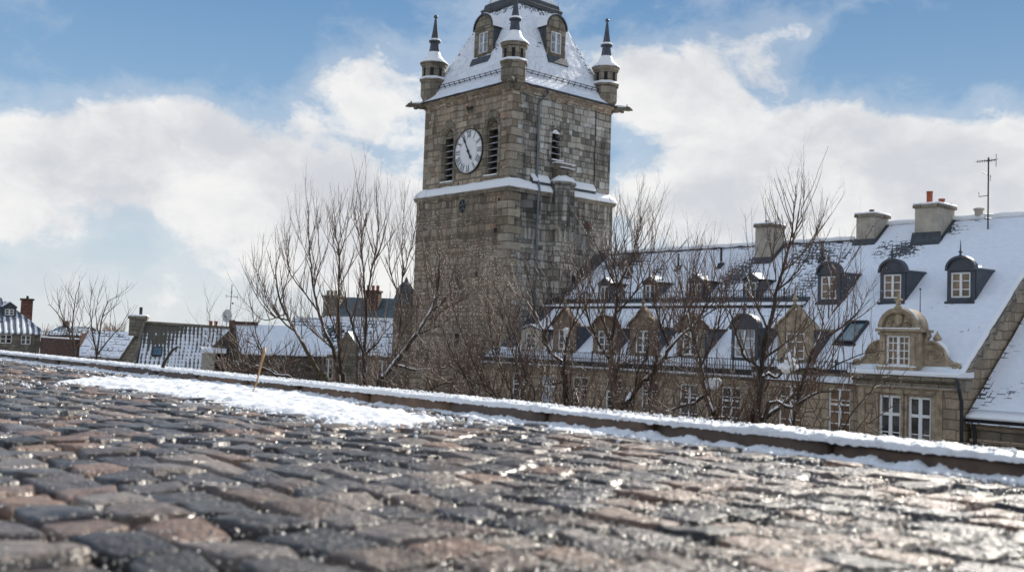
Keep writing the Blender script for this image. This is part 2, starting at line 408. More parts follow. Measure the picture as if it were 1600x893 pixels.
def dormer(parent, tf, w, zb, zs, y, k, zroof, face='lead', cheek='slate', roof='lead', style='arch', win=None, rows=3, cols=2, gl='glass', finial=True, snow=True, rise=None, apron=.18, label=None, hood=None):
    """dormer: front (the part itself) with window, cheeks, roof, finial as sub-parts. zroof = height of the main roof at the front, k = its slope"""
    r = w/2; rise = rise or (r if style == 'arch' else r*1.25); ww, wh, wz = win
    depth = lambda z: max(.03, (z-zroof)/k)
    b = MB(tf)
    b.box(-r, y, zb, -ww/2, y+.14, zs); b.box(ww/2, y, zb, r, y+.14, zs); b.box(-ww/2, y-.03, zb, ww/2, y+.14, wz)
    if wz+wh < zs: b.box(-ww/2, y, wz+wh, ww/2, y+.14, zs)
    if style == 'arch': top = arch_pts(w, zs, 12, rise)
    elif style == 'gable': top = [(r+.06, zs), (0, zs+rise), (-r-.06, zs)]
    else: top = [(r*1.1, zs), (r*1.02, zs+rise*.18), (r*.72, zs+rise*.42), (r*.5, zs+rise*.55), (r*.3, zs+rise*.8), (0, zs+rise), (-r*.3, zs+rise*.8), (-r*.5, zs+rise*.55), (-r*.72, zs+rise*.42), (-r*1.02, zs+rise*.18), (-r*1.1, zs)]
    b.prism([(x, z) for x, z in top], y, y+.14)
    b.box(-r-.05, y-.07, zs-.05, r+.05, y-.003, zs+.04)
    o = b.build('dormer', face, parent)
    if label: o['label'] = label
    w_, g = casement(o, tf, 0, wz, ww, wh, y+.09, cols, rows); g.build('pane', gl, o)
    for s in (-1, 1):
        c = MB(tf); xa, xb = (s*r-.03, s*r+.03)
        c.prismx([(y+.143, zroof-.1+.143*k), (y+.143, zs), (y+depth(zs)+.1, zs)], xa, xb); c.build('cheek', cheek, o)
    prof = [(x*1.09, z+.05) for x, z in top]
    if style == 'arch': prof = [(r*1.12, zs-.04)]+[(x*1.12, zs+(z-zs)*1.1+.02) for x, z in top]+[(-r*1.12, zs-.04)]
    def shell(off, y0, thick):
        c = MB(tf); A = [(x, y0, z+off) for x, z in prof]; B = [(x, y+(hood if hood else depth(z)+.15), z+off) for x, z in prof]
        A2 = [(x*(1-thick/r), y0, zs+(z+off-zs)*(1-thick/rise)-.02) for x, z in prof]
        c.strip(A, B); c.strip(A2, A)
        if hood: c.poly(B)
        return c
    shell(0, y-.1, .09).build('dormer_roof', roof, o, style == 'arch')
    if hood:
        c = MB(tf); e = y+depth(zs)+.35; c.prismx([(y+.15, zs-.02), (y+.15, zs+.05), (e, zs+.10), (e, zs+.0)], -r-.07, r+.07); c.build('dormer_roof', roof, o)
        c = MB(tf); c.rings([[(-r-.05, y+.2, zs+.07), (r+.05, y+.2, zs+.07), (r+.02, e, zs+.12), (-r-.02, e, zs+.12)], [(-r*.9, y+.24, zs+.16), (r*.9, y+.24, zs+.16), (r*.9, e+.3, zs+.4), (-r*.9, e+.3, zs+.4)]]); c.build('roof_snow', 'snow', o)
    if snow and not hood:
        c = MB(tf); pr = list(prof)
        A = [(x*1.02, y-.02, z+.05) for x, z in pr]; B = [(x*1.02, y+depth(z)+.2, z+.06) for x, z in pr]; A0 = [(x, y-.03, z) for x, z in pr]
        c.strip(A, B); c.strip(A0, A); c.build('roof_snow', 'snow', o, style == 'arch')
    if finial:
        c = MB(tf); zt = prof[len(prof)//2][1]; h = .32*w
        c.lathe((0, y-.03, zt-.02), [(.09*w, 0), (.05*w, .1*h), (.03*w, .3*h), (.07*w, .42*h), (.075*w, .5*h), (.03*w, .62*h), (.02*w, 1.2*h), (.004, 1.9*h)], 8); c.build('finial', face if style != 'arch' else 'lead', o)
    if apron:
        q = sqrt(1+k*k); f = lambda d_, n_: (y-.02-d_/k-n_*k/q, zb-d_+n_/q)
        c = MB(tf); c.prismx([f(0, -.02), f(0, .1), f(apron, .1), f(apron, -.05)], -r-.06, r+.06); c.build('apron', 'slate', o)
    return o

def chimney(parent, x0, x1, y0, y1, zb, zt, m='render_grey', pots=(), k=.77, cap='stone_dark', flash=True, snow=True, tf=None):
    b = MB(tf); b.box(x0, y0, zb, x1, y1, zt); o = b.build('chimney', m, parent)
    c = MB(tf); c.box(x0-.09, y0-.09, zt+.002, x1+.09, y1+.09, zt+.16); c.build('chimney_cap', cap, o)
    if snow:
        s = MB(tf); n = 9
        rows = []
        for sc_, z in ((1., .162), (1.03, .2), (1., .25), (.8, .28), (.3, .29)):
            cx, cy, hx, hy = (x0+x1)/2, (y0+y1)/2, ((x1-x0)/2+.07)*sc_, ((y1-y0)/2+.07)*sc_
            rows.append([(cx+hx*a+random.uniform(-.02, .02), cy+hy*c2+random.uniform(-.02, .02), zt+z+random.uniform(-.01, .02)) for a, c2 in ((-1, -1), (-.3, -1), (.4, -1), (1, -1), (1, 0), (1, 1), (.3, 1), (-.4, 1), (-1, 1), (-1, 0))])
        s.rings(rows); s.build('snow_cap', 'snow', o, True)
    for px, py, r, h, pm in pots:
        p = MB(tf); p.lathe((px, py, zt+.17), [(r*1.1, 0), (r*1.1, .06), (r, .08), (r, h-.08), (r*1.15, h-.06), (r*1.15, h), (r*.7, h), (r*.65, h-.3)], 10); p.build('chimney_pot', pm, o, True)
    if flash:
        zr = lambda y: zb_roof(y) if False else 0
    return o

# ------------------------------------------------------------------ sun and sky
SUN_AZ, SUN_EL = radians(35), radians(31)
sdir = Vector((sin(SUN_AZ)*cos(SUN_EL), cos(SUN_AZ)*cos(SUN_EL), sin(SUN_EL)))
sun = bpy.data.lights.new('sun', 'SUN'); sun.energy = 4.4; sun.angle = radians(.53); sun.color = (1., .93, .82)
so = bpy.data.objects.new('sun', sun); COL.objects.link(so); so.rotation_euler = (-sdir).to_track_quat('-Z', 'Y').to_euler(); so.location = (30, 30, 60)

world = bpy.data.worlds.new('World'); sc.world = world; world.use_nodes = True
t = NT(world.node_tree); bg = t.n['Background']
SKY_S = .12
sky = t.node('ShaderNodeTexSky', sky_type='NISHITA'); sky.sun_disc = False; sky.sun_elevation = SUN_EL; sky.sun_rotation = SUN_AZ
sky.air_density = 1.0; sky.dust_density = .6; sky.ozone_density = 2.0; sky.altitude = 100
d = t.node('ShaderNodeTexCoord').outputs['Generated']
dx_, dy_, dz = t.sep(d)
st = t.vm('MULTIPLY', d, (1., 1., 1.5))
warp = t.vm('SCALE', t.vm('SUBTRACT', t.noise(st, 6., 5, .6, out=1), (.5, .5, .5)), .09)
stw = t.vm('ADD', st, warp)
n1 = t.noise(stw, 6.5, 10, .58); n2 = t.noise(t.vm('ADD', stw, (3.1, 1.7, .4)), 22., 8, .62)
bias = 0.
def blob(px, py, r, a):
    global bias
    c = ray(px, py).normalized(); c = Vector((c.x, c.y, c.z*1.5))
    dist = t.vm('DISTANCE', st, tuple(c), out=1)
    q = t.m('DIVIDE', dist, r/1600.); e = t.m('POWER', 2.71828, t.m('MULTIPLY', t.m('MULTIPLY', q, q), -1.))
    bias = t.m('ADD', bias, t.m('MULTIPLY', e, a*.84))
for q in [(165, 215, 120, .42), (285, 215, 125, .40), (60, 255, 95, .34), (400, 290, 135, .42), (520, 310, 150, .42), (610, 180, 120, .42), (535, 125, 70, .26), (500, 390, 90, .16), (640, 360, 130, .4), (55, 350, 75, .34), (250, 290, 110, .3), (720, 10, 60, .2), (-150, 260, 200, .4),
          (1000, 95, 95, .24), (1115, 75, 80, .22), (1255, 55, 45, .13), (1180, 110, 60, .14), (1050, 170, 85, .3), (1180, 215, 115, .42), (1285, 205, 105, .42), (1385, 240, 110, .42), (1470, 285, 100, .42), (1590, 250, 95, .4), (1540, 345, 130, .42), (1400, 345, 130, .42), (1250, 335, 120, .38), (1080, 330, 115, .42), (1000, 345, 90, .36), (1545, 140, 30, .26), (1750, 300, 200, .4), (110, 432, 60, .16), (360, 440, 50, .16),
          (1005, 255, 42, -.16), (1215, 320, 45, -.12), (570, 150, 40, -.12), (150, 400, 90, -.04), (120, 60, 200, -.12), (350, 60, 180, -.12), (1480, 70, 180, -.12)]: blob(*q)
bias = t.m('ADD', bias, t.m('MULTIPLY', t.sstep(t.m('SUBTRACT', dz, t.m('MULTIPLY', dy_, .8)), -.25, .2), .2))  # unseen clouds overhead and behind the camera, added to lift the ambient light
dens = t.m('ADD', t.m('ADD', t.m('MULTIPLY', t.m('SUBTRACT', n1, .5), 1.4), t.m('MULTIPLY', t.m('SUBTRACT', n2, .5), .42)), bias)
mask = t.sstep(dens, .13, .38)
mask = t.m('MAXIMUM', mask, t.m('MULTIPLY', t.sstep(dens, -.06, .22), .28))
shade = t.sstep(t.m('ADD', t.noise(t.vm('ADD', stw, (0., .0, -.05)), 8.0, 8, .58), t.m('MULTIPLY', bias, .22)), .46, .80)
cloud = t.mix(shade, (1., .998, .99), (.71, .735, .785))
lum = t.vm('DOT_PRODUCT', sky.outputs[0], (.3, .4, .3), out=1)
comp = t.vm('SCALE', sky.outputs[0], t.m('DIVIDE', .55, t.m('ADD', 1., t.m('MULTIPLY', t.m('MAXIMUM', t.m('SUBTRACT', lum, 2.5), 0.), .35))))
grad = t.ramp(t.m('MULTIPLY', dz, 2.), [(0., (4.7, 5.0, 5.2)), (.16, (3.7, 4.4, 5.0)), (.40, (1.85, 3.0, 4.4)), (.72, (.72, 1.75, 3.35)), (1., (.6, 1.5, 3.0))])
skyc = t.mix(.86, comp, grad)
cl = t.vm('SCALE', cloud, t.m('ADD', 5.55, t.m('MULTIPLY', t.sstep(t.m('MULTIPLY', dy_, -1.), -.3, .5), 1.6)))  # clouds brighten towards the unseen side, for more fill on shaded snow
t.set(bg.inputs['Color'], t.mix(mask, skyc, cl)); bg.inputs['Strength'].default_value = SKY_S
sc.view_settings.view_transform = 'Standard'; sc.view_settings.look = 'None'; sc.view_settings.exposure = .45; sc.view_settings.gamma = 1.; sc.view_settings.use_curve_mapping = False

# ------------------------------------------------------------------ camera
cam = bpy.data.cameras.new('camera'); co = bpy.data.objects.new('camera', cam); COL.objects.link(co)
from mathutils import Matrix
mw = Matrix((( RT.x, UP.x, -fw.x, 0), (RT.y, UP.y, -fw.y, 0), (RT.z, UP.z, -fw.z, CZ), (0, 0, 0, 1))); co.matrix_world = mw
cam.sensor_width = 36; cam.lens = 36; cam.clip_start = .02; cam.clip_end = 9000
cam.dof.use_dof = True; cam.dof.focus_distance = 14.; cam.dof.aperture_fstop = 3.8; cam.dof.aperture_blades = 0
sc.camera = co

# ------------------------------------------------------------------ street frame: s along the kerb (away, to the left), q across it (beyond the kerb positive)
ANG = radians(-48.8)                       # the facades and the kerb run the same way
AX = Vector((cos(ANG), sin(ANG), 0)); IN = Vector((-sin(ANG), cos(ANG), 0))
K0 = Vector((1.51, 3.01, 0))
def SQ(s, q, z=0.): return K0 - AX*s + IN*q + Vector((0, 0, z))

def ground_z(q):
    if q < .16: return -.045
    e = min(1., max(0., (q-.16)/13.)); return -.045-7.95*(e*e*(3-2*e))
def build_ground():
    ss = [-3000, -600, -150, -60, -30]+list(range(-20, 60, 2))+[60, 90, 150, 300, 800, 3000]
    qs = [-3000, -500, -80, -20, -8, -4, -2, -.5, .155, .18, .4, .8, 1.3, 2, 3, 4, 5, 6, 7, 8, 9, 10, 11, 12, 13.2, 16, 20, 30, 45, 70, 120, 300, 900, 4000]
    v = []
    for s in ss:
        for q in qs:
            p = SQ(s, q, ground_z(q)+(.12*mn.noise(Vector((s*.35, q*.35, 0))) if q > 1 else 0)); v.append(p)
    f = [[i*len(qs)+j, (i+1)*len(qs)+j, (i+1)*len(qs)+j+1, i*len(qs)+j+1] for i in range(len(ss)-1) for j in range(len(qs)-1)]
    m, t, b = mat('earth_with_snow_patches'); pos = t.node('ShaderNodeTexCoord').outputs['Object']
    n = t.noise(pos, .5, 6, .6); n2 = t.noise(pos, 9., 5)
    c = t.mix(n2, (.045, .036, .024), (.10, .08, .055)); c = t.mix(t.sstep(n, .5, .58), c, (.82, .84, .87))
    t.set(b.inputs['Base Color'], c); b.inputs['Roughness'].default_value = .9; t.set(b.inputs['Normal'], t.bump(n2, .6, .05))
    tag(np_mesh('ground', v, f, m), kind='structure')
build_ground()

# ---------- setts
def build_setts():
    m, t, b = mat('wet_setts')
    tone = t.node('ShaderNodeAttribute', attribute_name='tone').outputs['Fac']; hgt = t.node('ShaderNodeAttribute', attribute_name='hgt').outputs['Fac']
    pos = t.node('ShaderNodeTexCoord').outputs['Object']
    base = t.ramp(tone, [(0., (0.024, 0.021, 0.021)), (.14, (0.065, 0.057, 0.053)), (.28, (0.115, 0.077, 0.055)), (.40, (0.055, 0.049, 0.051)), (.52, (0.170, 0.099, 0.065)), (.62, (0.096, 0.073, 0.064)), (.74, (0.219, 0.130, 0.085)), (.82, (0.148, 0.117, 0.100)), (.90, (0.040, 0.031, 0.029)), (.96, (0.209, 0.164, 0.133))], 'CONSTANT')
    n = t.noise(pos, 24., 7, .68); n3 = t.noise(pos, 5., 4)
    c = t.mix(.75, base, t.ramp(n, [(.3, (.2, .2, .2)), (.5, (.5, .5, .5)), (.72, (.85, .82, .8))]), 'OVERLAY')
    sp = t.sstep(t.noise(pos, 120., 3, .7), .6, .72); c = t.mix(t.m('MULTIPLY', sp, .3), c, (.3, .28, .26))
    moss = t.m('MULTIPLY', t.m('SUBTRACT', 1., t.sstep(hgt, .05, .55)), t.sstep(n3, .42, .6))
    c = t.mix(t.m('MULTIPLY', moss, .7), c, (.075, .062, .018))
    t.set(b.inputs['Base Color'], c)
    wet = t.sstep(t.noise(pos, 3.2, 5, .6), .38, .62)
    t.set(b.inputs['Roughness'], t.m('SUBTRACT', .46, t.m('MULTIPLY', wet, .30)))
    b.inputs['Specular IOR Level'].default_value = .5
    bm1 = t.bump(t.noise(pos, 38., 4, .66), 1., .017)
    t.set(b.inputs['Normal'], t.bump(t.noise(pos, 150., 2, .6), .6, .004, bm1))
    V = []; Fc = []; T = []; Hh = []; off = 0
    rng = np.random.default_rng(11)
    CW, CL = .134, .172                    # course width (across), stone length (along)
    q = -.06; row = 0
    while q > -7.5:
        w = CW*rng.uniform(.88, 1.14); s = -6.5+rng.uniform(0, .25)
        smax = 24. if q > -5 else 14.
        while s < smax:
            l = CL*rng.uniform(.72, 1.32)
            pc = SQ(s+l/2, q-w/2)
            dist = sqrt(pc.x**2+pc.y**2); ang = atan2(pc.x, max(pc.y, .01))
            if pc.y > -1.5 and not (pc.y < 0 and abs(pc.x) > 4):
                n = 15 if dist < 2.6 and pc.y > .3 else 9 if dist < 5 else 6
                g = np.linspace(-1, 1, n+1); gx, gy = np.meshgrid(g, g, indexing='ij')
                gx = np.sign(gx)*np.abs(gx)**.5; gy = np.sign(gy)*np.abs(gy)**.5
                gap = rng.uniform(.005, .009)
                # uneven outline of each stone
                sk = rng.uniform(-.014, .014, 4)
                r4 = (np.abs(gx)**5+np.abs(gy)**5)
                rr = 1/np.maximum(1, np.maximum(np.abs(gx), np.abs(gy))*0+1)
                corner = 1-.07*(np.abs(gx)*np.abs(gy))**3
                wob = 1+.05*np.sin(gx*2.3+gy*3.1+rng.uniform(0, 6))*np.sin(gy*2.7-gx*1.9+rng.uniform(0, 6))
                corner = corner*wob*(1+.022*np.sin(7.3*np.arctan2(gy, gx)+rng.uniform(0, 6))*np.sin(12.1*np.arctan2(gy, gx)+rng.uniform(0, 6)))
                xs = gx*corner*(l/2-gap)+sk[0]*gy+sk[1]*gy*gx; ys = gy*corner*(w/2-gap)+sk[2]*gx+sk[3]*gx*gy
                edge = np.maximum(np.abs(gx), np.abs(gy))
                hcap = 1-.20*np.clip((edge-.82)/.18, 0, 1)**1.8-.80*np.clip((edge-.95)/.05, 0, 1)
                lo = rng.uniform(0, 100, 2)
                px_, py_ = xs*14+lo[0], ys*14+lo[1]
                bumpz = .0052*(np.sin(px_*1.3+1.7*np.sin(py_*.9))+np.sin(py_*1.7+1.3*np.sin(px_*1.1)))*.5+.0022*np.sin(px_*4.1+py_*2.2)*np.sin(py_*3.7-px_)
                zt = rng.normal(0, .0032); tx, ty = rng.normal(0, .017, 2)
                z = -.030+(.030+zt)*hcap+(bumpz+tx*xs+ty*ys+.003*(1-gx**2)*(1-gy**2))*hcap
                z = np.where(edge > .995, -.036, z)
                P = np.array(K0)[None, None, :]-np.array(AX)[None, None, :]*(s+l/2+xs)[..., None]+np.array(IN)[None, None, :]*(q-w/2+ys)[..., None]
                P[..., 2] = z
                V.append(P.reshape(-1, 3)); T.append(np.full((n+1)**2, rng.uniform())); Hh.append(hcap.ravel())
                idx = np.arange((n+1)**2).reshape(n+1, n+1)+off
                Fc.append(np.stack([idx[:-1, :-1], idx[:-1, 1:], idx[1:, 1:], idx[1:, :-1]], -1).reshape(-1, 4)); off += (n+1)**2
            s += l
        q -= w; row += 1
    o = np_mesh('street', np.concatenate(V), np.concatenate(Fc), m, True, {'tone': np.concatenate(T), 'hgt': np.concatenate(Hh)})
    tag(o, kind='structure')
build_setts()
def joint_sheet():
    m, t, b = mat('wet_joint_grit'); pos = t.node('ShaderNodeTexCoord').outputs['Object']
    n = t.noise(pos, 30., 6, .7)
    t.set(b.inputs['Base Color'], t.ramp(n, [(.3, (.008, .007, .006)), (.58, (.02, .017, .011)), (.75, (.075, .06, .02))])); b.inputs['Roughness'].default_value = .45
    t.set(b.inputs['Normal'], t.bump(n, .8, .01))
    xs = np.arange(-8, 26, .1); qs = np.arange(-8, .01, .1); v = []
    for s in xs:
        for q in qs:
            p = SQ(s, q); v.append((p.x, p.y, -.026+.007*mn.noise(Vector((s*6, q*6, 0)))))
    n_ = len(qs); f = [[i*n_+j, (i+1)*n_+j, (i+1)*n_+j+1, i*n_+j+1] for i in range(len(xs)-1) for j in range(n_-1)]
    tag(np_mesh('pavement_joints', v, f, m), kind='structure')
joint_sheet()

# ---------- kerb
KH = .062
def build_kerb():
    m, t, b = mat('wet_kerb_stone'); pos = t.node('ShaderNodeTexCoord').outputs['Object']
    tone = t.node('ShaderNodeAttribute', attribute_name='tone').outputs['Fac']
    n = t.noise(pos, 18., 7, .65)
    c = t.mix(.7, t.ramp(tone, [(0, (.05, .042, .038)), (.35, (.10, .06, .04)), (.7, (.17, .10, .06)), (1, (.075, .055, .045))]), t.ramp(n, [(.3, (.25, .25, .25)), (.7, (.75, .74, .72))]), 'OVERLAY')
    t.set(b.inputs['Base Color'], c); b.inputs['Roughness'].default_value = .6; t.set(b.inputs['Normal'], t.bump(n, .8, .012))
    V = []; Fc = []; T = []; off = 0; s = -7.3; rng = np.random.default_rng(5)
    while s < 40:
        L = rng.uniform(.62, .82); ns = 12
        prof = [(-.004, -.05), (-.002, -.02), (0, KH-.012), (.004, KH-.004), (.012, KH), (.12, KH), (.145, KH-.008), (.15, -.06), (.15, -1.2)]
        dq, dz = rng.normal(0, .006), rng.normal(0, .004); tn = rng.uniform()
        for i in range(ns+1):
            e = i/ns; ss = s+.011+(L-.022)*e; sh = .016 if i in (0, ns) else 0
            for j, (q, z) in enumerate(prof):
                nz = .0035*mn.noise(Vector((ss*14, q*20, z*30)))+.002*mn.noise(Vector((ss*50, q*50, z*60)))
                V.append(SQ(ss, q+dq+nz+(sh if j < 4 else 0), z+dz-(sh if 2 < j < 7 else 0))); T.append(tn)
        m_ = len(prof)
        for i in range(ns):
            for j in range(m_-1): a = off+i*m_+j; Fc.append([a, a+m_, a+m_+1, a+1])
        off += (ns+1)*m_
        # closing faces at the ends
        for i in (0, ns):
            for j in range(3): a = off-(ns+1)*m_+i*m_; Fc.append([a+j, a+j+1, a+8-j-1, a+8-j])
        s += L
    tag(np_mesh('kerb', V, Fc, m, False, {'tone': T}), kind='structure')
build_kerb()

def fb(x, y, z=0., o=4):
    a, s_, f_ = 0., 1., 1.
    for _ in range(o): a += s_*mn.noise(Vector((x*f_, y*f_, z))); s_ *= .55; f_ *= 2.1
    return a
def build_kerb_snow():
    # cap of snow on the kerb
    S = [-5.]
    while S[-1] < 34: S.append(S[-1]+(.008 if -1 < S[-1] < 6 else .014 if S[-1] < 14 else .05))
    m_ = 15; V = []; Fc = []
    for i, s in enumerate(S):
        amp = .019+.010*fb(s*.9, 1.)+.006*fb(s*5, 7.)
        amp = max(.010, amp)
        ql = -.006+.010*fb(s*4, 3.)+.004*fb(s*22, 9.); qr = .155
        for j in range(m_):
            a = pi*j/(m_-1); q = (ql+qr)/2-(qr-ql)/2*cos(a); hz = amp*sin(a)**.45
            q += .007*fb(s*26, j*.9, 2, 3); hz *= 1+.34*fb(s*30, q*40, 5, 4)
            z = KH-.002+hz
            if j in (0, m_-1): z = KH-.006-.012*abs(fb(s*18, 4.))
            V.append(SQ(s, q, z))
        if i:
            for j in range(m_-1): a = (i-1)*m_+j; Fc.append([a, a+m_, a+m_+1, a+1])
    tag(np_mesh('kerb_snow', V, Fc, 'snow_near'), kind='stuff')
    # bank along the foot of the kerb
    S = [-1.2]
    while S[-1] < 26: S.append(S[-1]+(.008 if S[-1] < 7 else .014 if S[-1] < 14 else .05))
    m_ = 17; V = []; Fc = []
    for i, s in enumerate(S):
        k = .5+.9*fb(s*1.1, 21.)+.35*fb(s*4.5, 31.)
        k *= min(1, max(0, (s+.75)/.5)); k = min(1.25, max(.0, k))
        wd = .035+.075*k+.03*fb(s*7, 41.)+.06*(exp(-((s-9.5)/2.)**2)); wd = max(.02, wd)
        hmax = (.003+.021*k)*max(.15, 1+.9*fb(s*11, 51.)) if k > .03 else -.03
        for j in range(m_):
            e = j/(m_-1); q = .004-wd*e
            z = hmax*(1-e**2.2)*(1+.6*fb(s*30, q*30, 8, 4))+.005*fb(s*50, q*50, 1, 3)
            if j == m_-1: z = -.03
            if k < .03: z = -.04
            V.append(SQ(s, q, z))
        if i:
            for j in range(m_-1): a = (i-1)*m_+j; Fc.append([a, a+m_, a+m_+1, a+1])
    tag(np_mesh('gutter_snow', V, Fc, 'snow_near'), kind='stuff')
build_kerb_snow()

def build_patch():
    outl = [(92, 598), (150, 590), (230, 594), (330, 597), (420, 604), (490, 611), (520, 622), (560, 634), (640, 645), (702, 658), (640, 664), (560, 660), (470, 652), (400, 640), (330, 630), (250, 614), (170, 606)]
    P = [on_ground(*q) for q in outl]; P2 = [((p-K0).dot(-AX), (p-K0).dot(IN)) for p in P]
    extra = [(on_ground(785, 657), .11), (on_ground(900, 670), .12), (on_ground(960, 672), .08), (on_ground(215, 572), .16), (on_ground(100, 563), .25), (on_ground(690, 636), .1)]
    E2 = [((p-K0).dot(-AX), (p-K0).dot(IN), r) for p, r in extra]
    def sd(x, y):
        ins = False; dm = 1e9; n = len(P2)
        for i in range(n):
            (x1, y1), (x2, y2) = P2[i], P2[(i+1) % n]
            if (y1 > y) != (y2 > y) and x < (x2-x1)*(y-y1)/(y2-y1)+x1: ins = not ins
            dx, dy = x2-x1, y2-y1; tt = max(0, min(1, ((x-x1)*dx+(y-y1)*dy)/(dx*dx+dy*dy)))
            dm = min(dm, (x-x1-tt*dx)**2+(y-y1-tt*dy)**2)
        return sqrt(dm) if ins else -sqrt(dm)
    V = []; Fc = []; off = 0
    def field(xr, yr, st, dfun):
        nonlocal off
        xs = np.arange(xr[0], xr[1], st); ys = np.arange(yr[0], yr[1], st); Z = np.full((len(xs), len(ys)), -.05)
        for i, x in enumerate(xs):
            for j, y in enumerate(ys):
                dd = dfun(x, y)
                if dd < -.15: continue
                dd += .13*fb(x*3.6, y*3.6, 1.)+.05*fb(x*22, y*22, 5., 3)
                h = .021*min(1, max(0, dd)/.16)**.6 if dd > 0 else -.012
                Z[i, j] = -.004+h*(1+.75*fb(x*10, y*10, 3., 4))+(.0065*fb(x*34, y*34, 6., 4) if dd > 0 else 0)
        ids = -np.ones(Z.shape, int)
        keep = Z > -.02
        for i in range(len(xs)-1):
            for j in range(len(ys)-1):
                if keep[i:i+2, j:j+2].any():
                    q = []
                    for a, b in ((i, j), (i+1, j), (i+1, j+1), (i, j+1)):
                        if ids[a, b] < 0:
                            ids[a, b] = len(V); V.append(SQ(xs[a], ys[b], max(Z[a, b], -.035)))
                        q.append(ids[a, b])
                    Fc.append(q)
    X = [p[0] for p in P2]; Y = [p[1] for p in P2]
    field((min(X)-.2, max(X)+.2), (min(Y)-.2, max(Y)+.2), .014, sd)
    for x, y, r in E2:
        field((x-r*2.6, x+r*2.6), (y-r*1.3, y+r*1.3), .011, lambda a, b: r-sqrt(((a-x)/2.)**2+(b-y)**2))
    tag(np_mesh('snow_patch', V, Fc, 'snow_near'), kind='stuff')
build_patch()

# ---------- ice grains and melt-water drops on the stones
def ico(r=1.):
    bm = bmesh.new(); bmesh.ops.create_icosphere(bm, subdivisions=1, radius=r)
    v = np.array([tuple(q.co) for q in bm.verts]); f = np.array([[q.index for q in g.verts] for g in bm.faces]); bm.free(); return v, f
ICO = ico()
def build_grains():
    m, t, b = mat('melting_ice'); b.inputs['Base Color'].default_value = (.40, .39, .37, 1); b.inputs['Roughness'].default_value = .36; b.inputs['Metallic'].default_value = .85
    rng = np.random.default_rng(3); C = []
    tries = 0
    while len(C) < 17000 and tries < 700000:
        tries += 1
        e = rng.uniform(.22, 1.)**1.0; Y = .35/(.235*e); a = rng.uniform(-.56, .56)   # even over the seen street
        X = a*Y; px = 800+a*1600
        w = .10+.95*max(0, min(1, (px-330)/820))**1.4
        cl = .75+.9*fb(X*3.2, Y*3.2, 77., 3)
        if rng.uniform() > w*min(1, max(.03, cl)): continue
        p = Vector((X, Y, 0))
        if (p-K0).dot(IN) > -.03: continue
        C.append((X, Y, rng.choice([.0018, .0026, .0034, .0045], p=[.4, .35, .19, .06])*(.8+.2*min(3, Y/1.6))))
    C = np.array(C); n = len(C)
    sc3 = np.stack([C[:, 2]*rng.uniform(.8, 1.4, n), C[:, 2]*rng.uniform(.8, 1.4, n), C[:, 2]*rng.uniform(.6, 1., n)], -1)
    ov = np.array([(1, 0, 0), (-1, 0, 0), (0, 1, 0), (0, -1, 0), (0, 0, 1), (0, 0, -1)], float); of = np.array([(0, 2, 4), (2, 1, 4), (1, 3, 4), (3, 0, 4), (2, 0, 5), (1, 2, 5), (3, 1, 5), (0, 3, 5)])
    Q = rng.normal(size=(n, 4)); Q /= np.linalg.norm(Q, axis=1, keepdims=True); w_, x_, y_, z_ = Q.T
    Rm = np.stack([1-2*(y_**2+z_**2), 2*(x_*y_-z_*w_), 2*(x_*z_+y_*w_), 2*(x_*y_+z_*w_), 1-2*(x_**2+z_**2), 2*(y_*z_-x_*w_), 2*(x_*z_-y_*w_), 2*(y_*z_+x_*w_), 1-2*(x_**2+y_**2)], -1).reshape(n, 3, 3)
    v = np.einsum('nij,nkj->nki', Rm, ov[None]*sc3[:, None, :])+np.stack([C[:, 0], C[:, 1], rng.uniform(-.009, .003, n)+C[:, 2]*.1], -1)[:, None, :]
    f = of[None]+np.arange(n)[:, None, None]*6
    tag(np_mesh('ice_grains', v.reshape(-1, 3), f.reshape(-1, 3), m, False), kind='stuff')
    # crumbs of snow around the patch and the gutter
    C = []
    for _ in range(2600):
        s = rng.uniform(-.9, 13); q = -abs(rng.normal(.02, .11)); C.append((*SQ(s, q)[:2], rng.choice([.004, .007, .012], p=[.6, .3, .1])))
    pa = [on_ground(x, y) for x, y in ((110, 600), (250, 600), (330, 612), (420, 625), (520, 640), (600, 655), (680, 660))]
    for _ in range(1500):
        i = rng.integers(0, 6); p = pa[i].lerp(pa[i+1], rng.uniform()); C.append((p.x+rng.normal(0, .22), p.y+rng.normal(0, .3), rng.choice([.005, .009, .014], p=[.6, .3, .1])))
    for _ in range(3800):
        s = rng.uniform(-1.2, 12); q = .07+rng.choice([-1, 1])*abs(rng.normal(.03, .03)); C.append((*SQ(s, q)[:2], rng.choice([.003, .0045, .007], p=[.55, .33, .12]), KH+.020 if abs(q-.07) < .055 else KH+.004))
    C = [c if len(c) == 4 else (*c, c[2]*.35-.002) for c in C]
    C = np.array(C); n = len(C)
    jit = rng.uniform(.7, 1.3, (n, len(ICO[0]), 1))
    v = ICO[0][None]*jit*C[:, 2][:, None, None]+np.stack([C[:, 0], C[:, 1], C[:, 3]], -1)[:, None, :]
    f = ICO[1][None]+np.arange(n)[:, None, None]*len(ICO[0])
    tag(np_mesh('snow_crumbs', v.reshape(-1, 3), f.reshape(-1, 3), 'snow_near'), kind='stuff')
build_grains()

